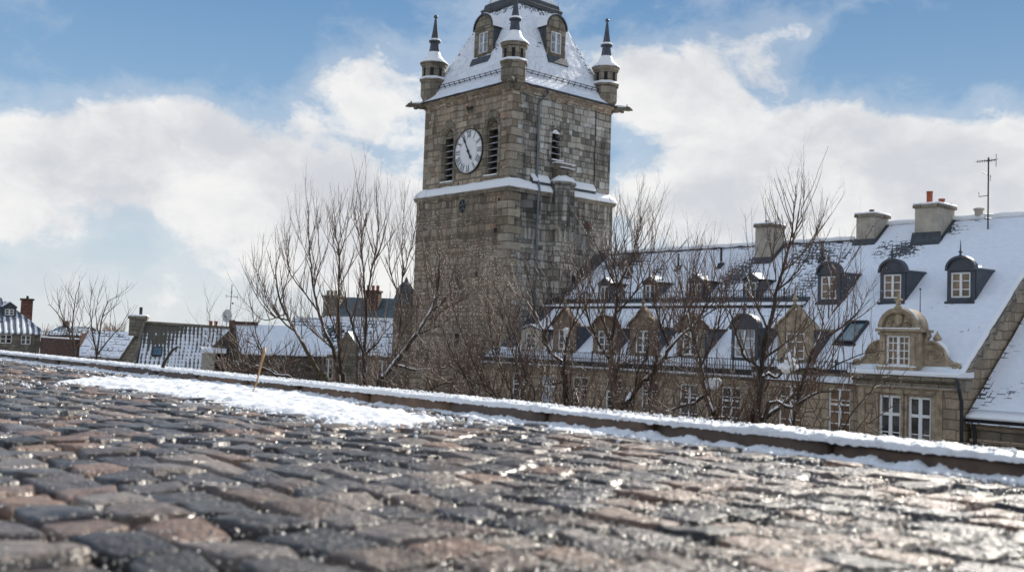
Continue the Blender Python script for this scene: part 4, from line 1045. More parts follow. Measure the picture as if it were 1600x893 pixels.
def build_hall():
    H = thing('long_hall', HO, ANG, 'long stone hall abutting the tower, two rows of dormers under one grey chimney', 'building')
    X0, X1 = -30.6, -10.06
    holes = []; xw = [X1-1.55-2.62*i for i in range(7)]
    for x in xw: holes += [(x-.6, x+.6, 4.6, 6.6), (x-.6, x+.6, .9, 3.1)]
    b = MB(); b.wall(X0, X1, 0, EZ-.35, 0, holes, .22); b.poly([(X0, 0, 0), (X0, 10, 0), (X0, 10, EZ-.35), (X0, 0, EZ-.35)])
    b.poly([(X0, 18, 0), (X1, 18, 0), (X1, 18, EZ-.35), (X0, 18, EZ-.35)]); b.build('wall', 'stone_hall', H)
    for x in xw:
        for z0, h in ((4.6, 2.), (.9, 2.2)): full_window(H, None, x, z0, 1.2, h, .14, cols=2, rows=4, transom=.66, gl=random.choice(['glass', 'glass', 'glass_pale', 'glass_warm']))
    b = MB()
    b.prismx([(-.02, EZ-.75), (-.1, EZ-.7), (-.12, EZ-.5), (-.3, EZ-.36), (-.34, EZ-.22), (.3, EZ-.22), (.3, EZ-.75)], X0-.1, X1); b.build('cornice', 'stone_dark', H)
    b = MB(); b.prismx([(-.3, EZ-.5), (-.48, EZ-.48), (-.54, EZ-.22), (-.48, EZ-.22), (-.44, EZ-.43), (-.3, EZ-.43)], X0-.1, X1); b.build('gutter', 'iron', H)
    LX = 4.2
    def melt(x, y, z):
        v = .0
        v = max(v, .85*exp(-(((x+26.3)/1.9)**2+((y-8.2)/.8)**2))); v = max(v, .7*exp(-(((x+24.8)/.5)**2+((y-6.4)/.8)**2)))
        v = max(v, .8*exp(-(((x+16.2)/.9)**2+((y-6.6)/1.3)**2))); v = max(v, .55*exp(-(((x+12.2)/1.7)**2+((y-8.0)/1.3)**2)))
        v = max(v, .4*exp(-((y-9.1)/.25)**2)); v = max(v, .4*exp(-(((x+11.)/1.2)**2+((y-6.)/2.)**2))); v = max(v, .32*exp(-(((x+22.5)/.8)**2+((y-7.3)/.7)**2)))
        if y < 4: v = max(v, .2*exp(-((y-3.6)/.3)**2))
        return v
    RX = -29.55
    roof_sheet('roof', 'roof_hall', H, (RX, X1, LX, 9.05), lambda x, y: zr(y)-.05, .4, melt)
    roof_sheet('lower_roof', 'roof_hall', H, (RX, X1, -.4, LX+.1), lambda x, y: zr(y)-.02-(.3*((1.2-y)/1.6)**2*.3 if y < 1.2 else 0), .4, melt)
    roof_sheet('end_roof', 'roof_slate', H, (X0-.1, RX, -.4, lambda x: .55), lambda x, y: zr(y)-.02-.2*(RX-x), .3, melt)
    roof_sheet('back_roof', 'roof_slate', H, (RX, X1, 9.05, 18.4), lambda x, y: zr(9.05)-.05-KS*(y-9.05), .8, None)
    b = MB(); b.prismx([(LX-.12, zr(LX)-.1), (LX-.12, zr(LX)+.10), (LX+.16, zr(LX)+.34), (LX+.3, zr(LX)+.3)], RX, X1); lg = b.build('roof_ledge', 'slate', H)
    b = MB(); b.prismx([(LX-.36, zr(LX)-.26), (LX-.4, zr(LX)-.12), (LX-.12, zr(LX)+.0), (LX-.124, zr(LX)-.14)], RX, X1); b.build('ledge_gutter', 'iron', lg)
    b = MB(); b.prismx([(LX-.4, zr(LX)-.115), (LX-.36, zr(LX)-.05), (LX-.126, zr(LX)+.06), (LX-.126, zr(LX)-.0)], RX, X1); b.build('ledge_snow', 'snow', lg)
    rail(H, RX+.5, X1-.1, LX-.02, zr(LX)+.3, .42); rail(H, X0, X1, -.2, EZ-.12, .4)
    b = MB(); b.prismx([(.5, zr(.5)+.05), (.5, zr(.5)+.2), (9.1, zr(9.1)+.22), (9.1, zr(9.1)-.1)], RX-.1, RX+1.05); b.build('flashing', 'slate', H)
    # ridge tiles with snow
    b = MB(); 
    for k in range(46):
        x = RX+.3+k*.42
        if x+.4 > X1: break
        b.tube([(x, 9.05, zr(9.05)-.05+.02*(k % 2)), (x+.4, 9.05, zr(9.05)-.04)], .14, 7)
    rt = b.build('ridge_tile', 'slate', H)
    b = MB(); b.tube([(RX+.3+i*.5, 9.0+.03*sin(i*1.7), zr(9.05)+.05+.02*sin(i*2.3)) for i in range(39)], .13, 7); b.build('ridge_snow', 'snow', rt, True)
    # upper dormers
    for x, st, f in ((-24.6, 'gable', 'slate'), (-20.92, 'gable', 'brick_dark'), (-17.45, 'gable', 'slate'), (-13.75, 'gable', 'slate')):
        tf = lambda X, Y, Z, x=x: (x+X, Y, Z); zr0 = zr(4.45)
        dormer(H, tf, .98, zr0+.02, zr0+1.05, 4.45, KS, zr0, f, 'slate', 'slate', st, (.74, .82, zr0+.15), 2, 2, 'glass', st == 'gable', True, .38, apron=0)
    # lower dormers
    kinds = [(-26.75, 'flat'), (-23.85, 'ogee'), (-20.6, 'arch'), (-17.75, 'ogee'), (-14.5, 'arch2'), (-11.1, 'zinc')]
    for x, kd in kinds:
        tf = lambda X, Y, Z, x=x: (x+X, Y, Z); y = .35; z0 = zr(y)
        if kd == 'flat': dormer(H, tf, 1.7, z0-.1, z0+1.2, y, KS, z0, 'render_grey', 'slate', 'slate', 'gable', (.9, .95, z0+.1), 3, 2, 'glass', False, True, .3, apron=0)
        elif kd == 'ogee': dormer(H, tf, 1.85, z0-.1, z0+1.45, y, KS, z0, 'stone_brown', 'lead', 'stone_brown', 'ogee', (1.0, 1.2, z0+.12), 3, 2, 'glass', True, False, 1.1, apron=0, hood=.3)
        elif kd == 'arch': dormer(H, tf, 1.75, z0-.1, z0+1.35, y, KS, z0, 'stone_brown', 'slate', 'brick_dark', 'arch', (1.0, 1.15, z0+.12), 3, 2, 'glass', False, False, .72, apron=0, hood=.3)
        elif kd == 'arch2': dormer(H, tf, 1.75, z0-.1, z0+1.4, y, KS, z0, 'stone_dark', 'lead', 'brick_dark', 'ogee', (1.0, 1.2, z0+.1), 3, 2, 'glass', False, False, .9, apron=0, hood=.3)
        else: dormer(H, tf, 1.55, z0-.1, z0+1.5, y, KS, z0, 'lead', 'slate', 'lead', 'arch', (1.2, 1.4, z0+.08), 3, 2, 'glass_pale', True, True, .68, apron=0, hood=.3)
    ch = chimney(H, -15.75, -14.7, 7.6, 8.9, zr(7.4), zr(7.6)+1.95, pots=((-15.4, 8.2, .1, .28, 'stone_dark'), (-15.05, 8.5, .12, .2, 'stone_dark')))
    flashing(H, -15.75, -14.7, 7.6, 9.0)
    for x, y, h in ((-24.8, 6.7, .75), (-21.1, 6.95, .95), (-17.95, 7.05, 1.05), (-11.3, 7.2, .9)):
        b = MB(); z = zr(y); b.tube([(x, y+.3, z+.1), (x, y+.3, z+h+.2)], .07, 8); b.prismx([(y+.05, zr(y+.05)-.02), (y+.05, zr(y+.05)+.05), (y+.2, zr(y+.2)+.22), (y+.42, zr(y+.42)+.1), (y+.42, zr(y+.42)-.02)], x-.14, x+.14); b.build('vent_pipe', 'iron', H)
build_hall()

def spiral(b, xc, zc, r0, turns, y, w, sgn=1, a0=0., n=26):
    P = []
    for i in range(n+1):
        e = i/n; r = r0*(1-.86*e); a = a0+sgn*turns*2*pi*e; P.append((xc+r*cos(a), y, zc+r*sin(a)))
    b.tube(P, [w*(1-.45*i/n) for i in range(n+1)], 6)

def build_gabled():
    G = thing('gabled_house', HO, ANG, 'stone town house with scrolled gable, three dark arched dormers, skylight and two ridge chimneys', 'building')
    X0, X1 = -10.05, 0.; EL = EZ
    wins = [(-8.2, 1.25), (-5.65, 1.1)]; front = [(-3.05, 1.02), (-1.72, 1.02)]
    b = MB(); holes = []
    for x, w in wins: holes += [(x-w/2, x+w/2, 4.75, 6.85), (x-w/2, x+w/2, 1., 3.3)]
    b.wall(X0, -4.55, 0, EL-.35, 0, holes, .22)
    holes = []
    for x, w in front: holes += [(x-w/2, x+w/2, 4.35, 6.72), (x-w/2, x+w/2, .9, 3.3)]
    FY = -.3
    b.wall(-4.55, X1, 0, EL-.3, FY, holes, .22); b.poly([(-4.55, FY, 0), (-4.55, 0, 0), (-4.55, 0, EL-.3), (-4.55, FY, EL-.3)])
    # right gable wall with its sloping parapet, and the back
    b.poly([(X1, FY, 0), (X1, 20.2, 0), (X1, 20.2, EL-.3), (X1, 10.1, zr(10.1)+.02), (X1, -.1, EL-.1), (X1, FY, EL-.3)])
    b.poly([(X0, 20.2, 0), (X1, 20.2, 0), (X1, 20.2, EL-.3), (X0, 20.2, EL-.3)])
    b.poly([(X0, 6, EL-.3), (X0, 20.2, EL-.3), (X0, 10.1, zr(10.1))])
    b.build('wall', 'stone_hall', G)
    for x, w in wins:
        for z0, h in ((4.75, 2.1), (1., 2.3)): full_window(G, None, x, z0, w, h, .14, cols=2, rows=4, transom=.66, gl='glass_warm')
    for x, w in front:
        for z0, h in ((4.35, 2.37), (.9, 2.4)): full_window(G, lambda X, Y, Z: (X, Y+FY, Z), x, z0, w, h, .14, cols=2, rows=3, transom=.66, gl='glass', bar=.05, mull=.13)
    b = MB()
    for x, w in front:
        for sx in (-1, 1): b.box(x+sx*(w/2+.11)-.1, FY-.06, 3.9, x+sx*(w/2+.11)+.1, FY-.003, 6.82)
        b.box(x-w/2-.21, FY-.1, 6.823, x+w/2+.21, FY-.003, 6.98); b.box(x-w/2-.2, FY-.14, 4.2, x+w/2+.2, FY+.1, 4.34)
    b.box(-1.0, FY-.05, 0, -.72, FY-.003, EL-.75); b.box(-4.5, FY-.05, 0, -4.2, FY-.003, EL-.75)
    b.box(-4.6, FY-.08, 7.05, -.0, FY-.003, 7.2)
    b.build('window_surround', 'stone_orn', G)
    b = MB()
    b.prismx([(FY-.004, EL-.66), (FY-.1, EL-.6), (FY-.12, EL-.44), (FY-.36, EL-.3), (FY-.42, EL-.12), (.5, EL-.12), (.5, EL-.66)], -4.75, .12)
    b.prismx([(-.004, EL-.7), (-.1, EL-.66), (-.12, EL-.5), (-.3, EL-.36), (-.34, EL-.2), (.3, EL-.2), (.3, EL-.7)], X0, -4.755); b.build('cornice', 'stone_dark', G)
    b = MB(); P = []
    rows = []
    for i in range(30):
        x = -4.8+4.95*i/29; j = .02*mn.noise(Vector((x*3, 0, 0)))
        rows.append([(x, FY-.46+j, EL-.118), (x, FY-.47+j, EL-.02), (x, FY-.3, EL+.06+j), (x, .6, EL+.12), (x, .6, EL-.118)])
    b.rings(rows); b.build('cornice_snow', 'snow', G)
    b = MB(); b.prismx([(-.3, EL-.195), (-.48, EL-.18), (-.5, EL-.04), (-.44, EL-.04), (-.4, EL-.13), (-.3, EL-.13)], X0, -4.8); b.build('gutter', 'iron', G)
    rail(G, X0+.05, -4.85, -.22, EL-.1, .42, .14)
    def melt(x, y, z):
        v = 0.
        v = max(v, .95*exp(-(((x+6.9)/.9)**2+((y-7.9)/.75)**2))); v = max(v, .5*exp(-(((x+8.1)/.5)**2+((y-8.2)/1.)**2))); v = max(v, .55*exp(-(((x+4.9)/.9)**2+((y-9.2)/.6)**2)))
        v = max(v, .7*exp(-((x+10.05)/.22)**2)*(y > 6)); v = max(v, .38*exp(-(((x+3.)/.5)**2+((y-3.9)/.3)**2))); v = max(v, .45*exp(-((y-10.05)/.14)**2)*(x < -2.5)); v = max(v, .34*exp(-(((x+.9)/.5)**2+((y-2.4)/.25)**2)))
        return v
    roof_sheet('roof', 'roof_slate', G, (X0, X1-.12, -.4, 10.1), lambda x, y: zr(y)+.02-(.12*((1.6-y)/2.)**2 if y < 1.6 else 0), .34, melt, .2)
    roof_sheet('back_roof', 'roof_slate', G, (X0, X1-.12, 10.1, 20.6), lambda x, y: zr(10.1)+.02-KS*(y-10.1), 1., None, .2)
    b = MB(); b.prismx([(-.5, zr(-.5)-.35), (-.5, zr(-.5)+.0), (10.1, zr(10.1)+.03), (20.3, zr(-.1)+.0), (20.3, zr(-.1)-.35), (10.1, zr(10.1)-.35)], X1-.117, X1+.13); pp = b.build('gable_coping', 'stone_dark', G)
    b = MB(); rows = []
    for i in range(50):
        y = -.45+10.6*i/49; j = .04*mn.noise(Vector((y*2.2, 3, 0))); rows.append([(X1-.2, y, zr(y)+.03), (X1-.16, y, zr(y)+.12+j), (X1-.02+j, y, zr(y)+.12), (X1+.02+j*1.5, y, zr(y)+.035)])
    b.rings(rows); b.build('coping_snow', 'snow', pp)
    b = MB(); b.tube([(X0+.3+i*.5, 10.06+.03*sin(i*1.7), zr(10.1)+.08+.02*sin(i*2.3)) for i in range(20)], .14, 7); b.build('ridge_snow', 'snow', G, True)
    # scrolled gable: centre block proud, side scrolls behind it
    gy, wy = -.2, .42; cx = -2.77; z0 = EL; hw = .84
    b = MB(); wx0, wx1, wz0, wz1 = cx-.53, cx+.53, z0+.26, z0+1.56
    b.box(cx-hw, gy, z0-.1, wx0, wy+.5, z0+1.72); b.box(wx1, gy, z0-.1, cx+hw, wy+.5, z0+1.72); b.box(wx0, gy, z0-.1, wx1, wy+.5, wz0); b.box(wx0, gy, wz1, wx1, wy+.5, z0+1.72)
    for sx in (-1, 1): b.box(cx+sx*.68-.11, gy-.07, z0+.1, cx+sx*.68+.11, gy-.003, z0+1.56)
    b.box(cx-hw-.05, gy-.08, z0+1.57, cx+hw+.05, gy-.004, z0+1.70)
    b.box(cx-hw-.14, gy-.16, z0+1.723, cx+hw+.14, wy+.6, z0+1.84)
    b.box(cx-hw-.08, gy-.12, z0+.08, cx+hw+.08, gy-.073, z0+.22)
    ab = z0+1.84
    A = arch_pts(2*hw-.04, ab, 18, .80, cx); b.prism(A, gy+.08, wy+.3)
    A2 = [(x, gy-.14, z) for x, z in arch_pts(2*hw+.08, ab+.005, 18, .90, cx)]; A3 = [(x, gy-.14, z) for x, z in arch_pts(2*hw-.26, ab+.005, 18, .70, cx)]
    b.strip(A3, A2); b.strip(A2, [(x, wy+.35, z) for x, _, z in A2]); b.strip([(x, gy+.1, z) for x, _, z in A3], A3)
    gb = b.build('ornate_gable', 'stone_orn', G)
    # tympanum carving: a shield between scrolls
    b = MB(); b.rings([[(cx+x*s*.85, gy+.09-d, ab+.36+z*s*.82) for x, z in ((-.24, .3), (0, .36), (.24, .3), (.25, 0), (.13, -.25), (0, -.36), (-.13, -.25), (-.25, 0))] for s, d in ((1, 0), (.9, .12), (.55, .17))])
    spiral(b, cx-.42, ab+.2, .17, 1.3, gy+.05, .055, 1, .5); spiral(b, cx+.42, ab+.2, .17, 1.3, gy+.05, .055, -1, pi-.5)
    b.tube([(cx-.28, gy+.05, ab+.6), (cx-.1, gy+.02, ab+.69), (cx+.1, gy+.02, ab+.69), (cx+.28, gy+.05, ab+.6)], [.03, .07, .07, .03], 6); b.build('carving', 'stone_orn', gb, True)
    w_, g = casement(gb, None, cx, wz0, 1.06, 1.3, gy+.1, cols=4, rows=4, mull=.1); g.build('pane', 'glass_warm', gb)
    b = MB(); b.box(cx-hw-.12, gy-.15, ab+.002, cx+hw+.1, gy+.07, ab+.05); b.build('ledge_snow', 'snow', gb); b = MB(); b.prismx([(gy-.12, z0+.222), (gy-.12, z0+.27), (gy+.0, z0+.27), (gy+.0, z0+.222)], cx-hw, cx+hw); b.build('ledge_snow', 'snow', gb); b = MB()
    b.tube([(cx+x*.86, gy+.1, ab+.90*sin(a)+.03) for x, a in ((.25, 1.3), (.5, 1.06), (.75, .78), (.95, .42))], .05, 6); b.build('arch_snow', 'snow', gb, True)
    b = MB(); zt = ab+.93
    b.lathe((cx, gy, zt-.08), [(.2, 0), (.16, .1), (.09, .16), (.12, .24), (.07, .32), (.05, .42)], 10); b.prism([(cx-.05, zt+.2), (cx-.2, zt+.32), (cx-.06, zt+.38), (cx, zt+.62), (cx+.06, zt+.38), (cx+.2, zt+.32), (cx+.05, zt+.2)], gy-.06, gy+.06); b.build('gable_finial', 'stone_orn', gb)
    # side scrolls
    for sx in (-1, 1):
        b = MB(); xb = cx+sx*hw
        sx_ = lambda e: xb+sx*e
        out = [(0, z0-.1), (1.45, z0-.1), (1.6, z0+.06), (1.64, z0+.22), (1.56, z0+.40), (1.38, z0+.46), (1.24, z0+.40), (1.16, z0+.52), (1.02, z0+.62), (.98, z0+.82), (.84, z0+1.06), (.62, z0+1.24), (.36, z0+1.32), (.14, z0+1.28), (.1, z0+1.42), (.2, z0+1.56), (.16, z0+1.74), (0, z0+1.8)]
        pts = [(sx_(e), z) for e, z in out]; b.prism(pts if sx > 0 else pts[::-1], wy, wy+.3)
        b.tube([(sx_(e), wy-.03, z) for e, z in out[2:]], .06, 6)
        spiral(b, sx_(.5), z0+.8, .36, 1.9, wy-.02, .055, -sx, pi/2)
        spiral(b, sx_(1.4), z0+.2, .23, 1.5, wy-.04, .07, -sx, pi/2); b.ball((sx_(1.4), wy-.03, z0+.2), .08, 8, 5)
        spiral(b, sx_(.1), z0+1.62, .14, 1.2, wy-.03, .05, sx, -pi/2)
        b.box(min(sx_(.02), sx_(1.15)), wy-.09, z0+.1, max(sx_(.02), sx_(1.15)), wy-.003, z0+.2)
        sc_o = b.build('side_scroll', 'stone_orn', G)
        c = MB(); c.tube([(sx_(e), wy+.12, z+.05) for e, z in out[8:13]], [.05, .10, .12, .11, .05], 6); c.tube([(sx_(e), wy+.14, z+.05) for e, z in out[4:7]], .07, 6); c.box(min(sx_(.02), sx_(1.12)), wy-.08, z0+.202, max(sx_(.02), sx_(1.12)), wy-.005, z0+.25); c.build('scroll_snow', 'snow', sc_o, True)
    b = MB(); ux = cx+hw+.52; b.lathe((ux, wy+.15, z0+1.22), [(.12, 0), (.07, .08), (.08, .12), (.17, .22), (.18, .29), (.1, .36), (.12, .39), (.05, .45), (.025, .55), (.004, .6)], 12); b.build('stone_urn', 'stone_orn', G, True)
    # dark arched dormers
    for x in (-8.83, -5.42, -2.12):
        tf = lambda X, Y, Z, x=x: (x+X, Y, Z); y = 4.15; zz = zr(y)
        dormer(G, tf, 1.24, zz-.02, zz+1.5, y, KS, zz, 'lead', 'slate', 'lead', 'arch', (.9, 1.15, zz+.22), 3, 2, 'glass_warm', True, False, .56, apron=.06, hood=.28)
    tf = lambda X, Y, Z: (-8.2+X, Y, Z); zz = zr(.3)
    dormer(G, tf, 1.9, zz-.1, zz+1.5, .3, KS, zz, 'stone_orn', 'lead', 'stone_orn', 'ogee', (1.05, 1.25, zz+.12), 3, 2, 'glass_warm', True, False, 1.15, apron=0, hood=.3)
    chimney(G, -10.0, -8.95, 8.7, 10.2, zr(8.2), zr(8.7)+1.4, pots=((-9.5, 9.4, .12, .3, 'iron'),)); flashing(G, -10.0, -8.95, 8.7, 10.1)
    chimney(G, -6.55, -5.3, 8.45, 10.2, zr(8.), zr(8.45)+1.8, pots=((-6.1, 9.1, .15, .75, 'terracotta'), (-5.6, 9.4, .15, .36, 'terracotta'), (-5.45, 9.9, .12, .16, 'iron'))); flashing(G, -6.55, -5.3, 8.45, 10.1, .5)
    # skylight lying in the slope
    sl = lambda X, S, N: (X, 2.15+S/sqrt(1+KS*KS)-N*KS/sqrt(1+KS*KS), zr(2.15)+.02+(S*KS+N)/sqrt(1+KS*KS))
    tfs = lambda x, n, s: sl(-6.3+x, s, n)
    b = MB(tfs)
    for q in ((-.5, -.05, -.85, -.4, .14, .85), (.4, -.05, -.85, .5, .14, .85), (-.4, -.05, -.85, .4, .14, -.74), (-.4, -.05, .72, .4, .16, .85)): b.box(*q)
    b.box(-.58, -.05, -1.0, .58, .07, -.853); sk = b.build('skylight', 'iron', G)
    b = MB(tfs); b.box(-.4, .02, -.74, .4, .08, .72); b.build('pane', 'glass_blue', sk)
    b = MB(); b.lathe((-4.0, 10.1, zr(10.1)+.1), [(.2, 0), (.2, .3), (.26, .32), (.26, .42), (.1, .48)], 12); b.build('roof_vent', 'render_grey', G)
    b = MB(); y = 2.75; b.tube([(-3.3, y, zr(y)), (-3.3, y, zr(y)+1.6)], [.03, .012], 5); b.ball((-3.3, y, zr(y)+1.62), .05); b.build('lightning_rod', 'iron', G)
    b = MB(); b.tube([(.1, FY-.5, EL-.25), (.14, FY-.35, EL-.7), (.16, FY-.2, EL-1.1), (.16, FY-.2, 0)], .075, 8); b.build('downpipe', 'iron', G, True)
build_gabled()

def build_antenna():
    w = lambda x, y, z: Vector((HO[0]+cos(ANG)*x-sin(ANG)*y, HO[1]+sin(ANG)*x+cos(ANG)*y, HO[2]+z))
    y = 9.2; p = w(-3.14, y, zr(y)); A = thing('television_antenna', p, radians(10), 'tall thin television antenna mast on the snowy ridge of the gabled house', 'antenna')
    b = MB(); b.tube([(0, 0, -.1), (0, 0, 3.6)], .035, 6); b.tube([(-.15, 0, .55), (.25, .1, .55)], .04, 4); b.tube([(-.2, 0, .75), (.3, 0, .75)], .03, 4); b.build('mast', 'iron', A)
    b = MB(); b.tube([(-.62, 0, 3.35), (.42, 0, 3.5)], .02, 4)
    for i in range(8):
        x = -.6+i*.13; z = 3.35+(x+.62)*.144; L = .16+.02*i; b.tube([(x, -L, z), (x, L, z)], .012, 4); b.tube([(x, 0, z-.08), (x, 0, z+.08)], .012, 4)
    b.tube([(.42, 0, 3.15), (.42, 0, 3.8)], .018, 4); b.build('boom', 'iron', A)
    b = MB(); b.tube([(-.4, 0, 2.85), (.2, 0, 2.65)], .016, 4); b.tube([(.1, 0, 2.4), (.12, 0, 2.75)], .014, 4); b.build('upper_arm', 'iron', A)
    b = MB(); b.tube([(0, 0, 1.7), (-.5, 0, 1.6)], .018, 4); b.tube([(-.5, 0, 1.6), (-.52, 0, 1.85)], .014, 4); b.build('lower_arm', 'iron', A)
build_antenna()

def build_right_house():
    R = thing('end_house', HO, ANG, 'lower stone house at the right edge with snowy tiled roof against the neighbouring gable wall', 'house')
    e = 6.05; z = lambda y: e+KS*1.02*y; X0, X1 = .15, 14.
    b = MB(); b.wall(X0, X1, 0, e-.2, .35, [(4.2, 5.2, 3., 5.), (7.5, 8.5, 3., 5.)], .2); b.poly([(X1, .35, 0), (X1, 17, 0), (X1, 17, e-.2), (X1, 8.6, z(8.6)), (X1, .35, e-.2)]); b.poly([(X0, 17, 0), (X1, 17, 0), (X1, 17, e-.2), (X0, 17, e-.2)]); b.build('wall', 'stone_dark', R)
    for x in (4.7, 8.): full_window(R, None, x, 3., 1., 2., .47, cols=2, rows=3)
    def melt(x, y, zz): return max(.25*exp(-(((x-1.)/1.2)**2+((y-1.2)/.8)**2)), .35*exp(-(((x-.25)/.25)**2)), .26*exp(-(((x-3.)/2.2)**2+((y-4.5)/2.2)**2)), .12)
    roof_sheet('roof', M['roof_end'], R, (X0, X1+.1, -.1, 8.6), lambda x, y: z(y), .34, melt, .2); roof_sheet('back_roof', M['roof_end'], R, (X0, X1+.1, 8.6, 17.4), lambda x, y: z(8.6)-KS*(y-8.6), 1., None, .2)
    b = MB(); b.prismx([(.33, e-.5), (.28, e-.45), (.22, e-.22), (.34, e-.22), (.6, e-.5)], X0, X1); b.box(X0+.01, .2, e-1.05, X1, .345, e-.9); b.build('cornice', 'stone_hall', R)
    b = MB(); b.prismx([(.2, e-.2), (-.12, e-.22), (-.2, e-.1), (-.14, e-.06), (-.06, e-.16), (.2, e-.15)], X0, X1); b.build('gutter', 'iron', R)
    b = MB(); rows = []
    for i in range(60):
        x = X0+.05+(X1-X0)*i/59; j = .025*mn.noise(Vector((x*2, 9, 0))); rows.append([(x, -.22+j, e-.08), (x, -.22+j, e+.04), (x, 0, e+.12), (x, .3, z(.3)+.06), (x, .3, z(.3)-.1)])
    b.rings(rows); b.build('eave_snow', 'snow', R, True)
    tf = lambda X, Y, Z: (3.35+X, Y, Z); y = .95
    dormer(R, tf, 1.3, z(y), z(y)+1.25, y, KS, z(y), 'iron', 'slate', 'slate', 'gable', (.95, 1., z(y)+.15), 2, 2, 'glass_pale', False, True, .25)
    b = MB(); b.tube([(X0+.25, -.1, e-.15), (X0+.25, .1, e-.5), (X0+.25, .2, e-.8), (X0+.25, .2, 0)], .075, 8); b.build('downpipe', 'iron', R, True)
M['roof_end'] = snow_roof('snowy_end_tiles', .34, .42, bias=-.12)
build_right_house()

# ================================================================== houses on the left
def gable_box(parent, L, W, hw, hr, wall, roof, melt=None, over=.25, front_holes=(), gable_holes=()):
    """house along x (0..L), depth W along y, eave hw, ridge hr at the middle"""
    b = MB(); b.wall(0, L, -6, hw, 0, list(front_holes), .15)
    b.poly([(0, W, -6), (L, W, -6), (L, W, hw), (0, W, hw)])
    for x in (0, L): b.poly([(x, 0, -6), (x, W, -6), (x, W, hw), (x, W/2, hr), (x, 0, hw)])
    b.build('wall', wall, parent); k = (hr-hw)/(W/2)
    roof_sheet('roof', roof, parent, (-over*.3, L+over*.3, -over, W/2), lambda x, y: hw+.08+k*y, .35, melt, .14); roof_sheet('back_roof', roof, parent, (-over*.3, L+over*.3, W/2, W+over), lambda x, y: hr+.08-k*(y-W/2), .7, melt, .14)
    return k

def build_left_cottage():
    p = at(62, 540, 86); C = thing('striped_roof_cottage', (p.x, p.y, 0), radians(32), 'stone cottage at the far left with snow striped roof, small dormer and red brick chimney', 'house')
    # x runs to the left edge; right end of the wall at x = 0
    e = at(60, 517, 86).z; r = at(22, 463, 88).z
    wz0 = at(15, 536, 86).z; wz1 = at(15, 522, 86).z
    b = MB(); holes = [(-3.0, -2.15, wz0, wz1), (-1.45, -.72, wz0-.02, wz1-.02), (-6.2, -5.4, wz0, wz1)]; b.wall(-9, 0, -7, e, 0, holes, .14); b.poly([(0, 0, -7), (0, 7, -7), (0, 7, e), (0, 0, e)]); b.poly([(-9, 7, -7), (0, 7, -7), (0, 7, e), (-9, 7, e)]); b.build('wall', 'stone_cottage', C)
    for a, c, z0, z1 in holes: full_window(C, None, (a+c)/2, z0, c-a, z1-z0, .07, cols=2, rows=2, bar=.05, mull=.07)
    k = (r-e)/3.5
    hip = lambda x: min(3.5, max(.02, (-x+.25)/3.3*3.5))
    def melt(x, y, z): return .28*exp(-(((x+2.6)/1.5)**2+((y-2.3)/.7)**2))
    roof_sheet('roof', 'pantile_stripe', C, (-9, .22, -.25, hip), lambda x, y: e+.03+k*y, .22, melt, .12, .0)
    roof_sheet('back_roof', 'pantile_stripe', C, (-9, .22, lambda x: 7-hip(x), 7.25), lambda x, y: e+.03+k*(7-y), .5, None, .12, .0)
    b = MB(); b.poly([(.24, -.25, e-.05), (.24, 7.25, e-.05), (-3.06, 3.5, r)]); b.build('hip_end', 'pantile_stripe', C)
    chimney(C, -1.35, -.5, 1.7, 2.5, e+.2, at(40, 453, 88).z-.9, 'brick', ((-.9, 2.1, .1, .22, 'iron'),), cap='brick_dark', snow=False)
    tf = lambda X, Y, Z: (-2.3+X, Y, Z); y = 1.35; z0 = e+k*y
    dormer(C, tf, .98, z0-.02, z0+.75, y, k, z0, 'slate', 'slate', 'slate', 'gable', (.7, .52, z0+.13), 2, 2, 'glass', False, True, .45, apron=0)
build_left_cottage()

def build_wall_red():
    b = MB(); A, B = at(64, 524, 76), at(118, 530, 70)
    for p, q in ((A, B),):
        d = (q-p).normalized(); n = Vector((-d.y, d.x, 0))*.3
        P = [p, q, q+n, p+n]; b.rings([[(v.x, v.y, -8) for v in P], [(v.x, v.y, min(A.z, B.z)) for v in P]])
    o = b.build('garden_wall', 'brick_dark', None); tag(o, 'dark red brick garden wall beside the striped roof cottage', 'wall')
    b2 = MB(); P = [(v.x, v.y) for v in (A, B, B+n, A+n)]; b2.prismz(P, min(A.z, B.z)+.002, min(A.z, B.z)+.09); b2.build('wall_snow', 'snow', o)
build_wall_red()

def far_house(name, px, py_eave, py_ridge, Y, L, W, rz, wall, roof, label, chim=None, melt=None):
    p = at(px, py_eave, Y); h = p.z; r = at(px, py_ridge, Y).z
    o = thing(name, (p.x, p.y, 0), rz, label, 'house')
    k = gable_box(o, L, W, h, r, wall, roof, melt)
    return o, h, r, k
o, h, r, k = far_house('slate_roofed_house', 122, 553, 517, 78, 5.0, 5., radians(4), 'stone_cottage', 'roof_far', 'low house with blue grey snowy roof behind the small bare tree', melt=lambda *q: .25)
o, h, r, k = far_house('distant_house', 74, 521, 509, 130, 4.6, 5., radians(-12), 'brick_dark', 'roof_far', 'small distant dark house showing above the red garden wall', melt=lambda *q: .5)
chimney(o, .5, 1.1, 2.2, 2.8, r-.5, r+.6, 'brick_dark', snow=False)

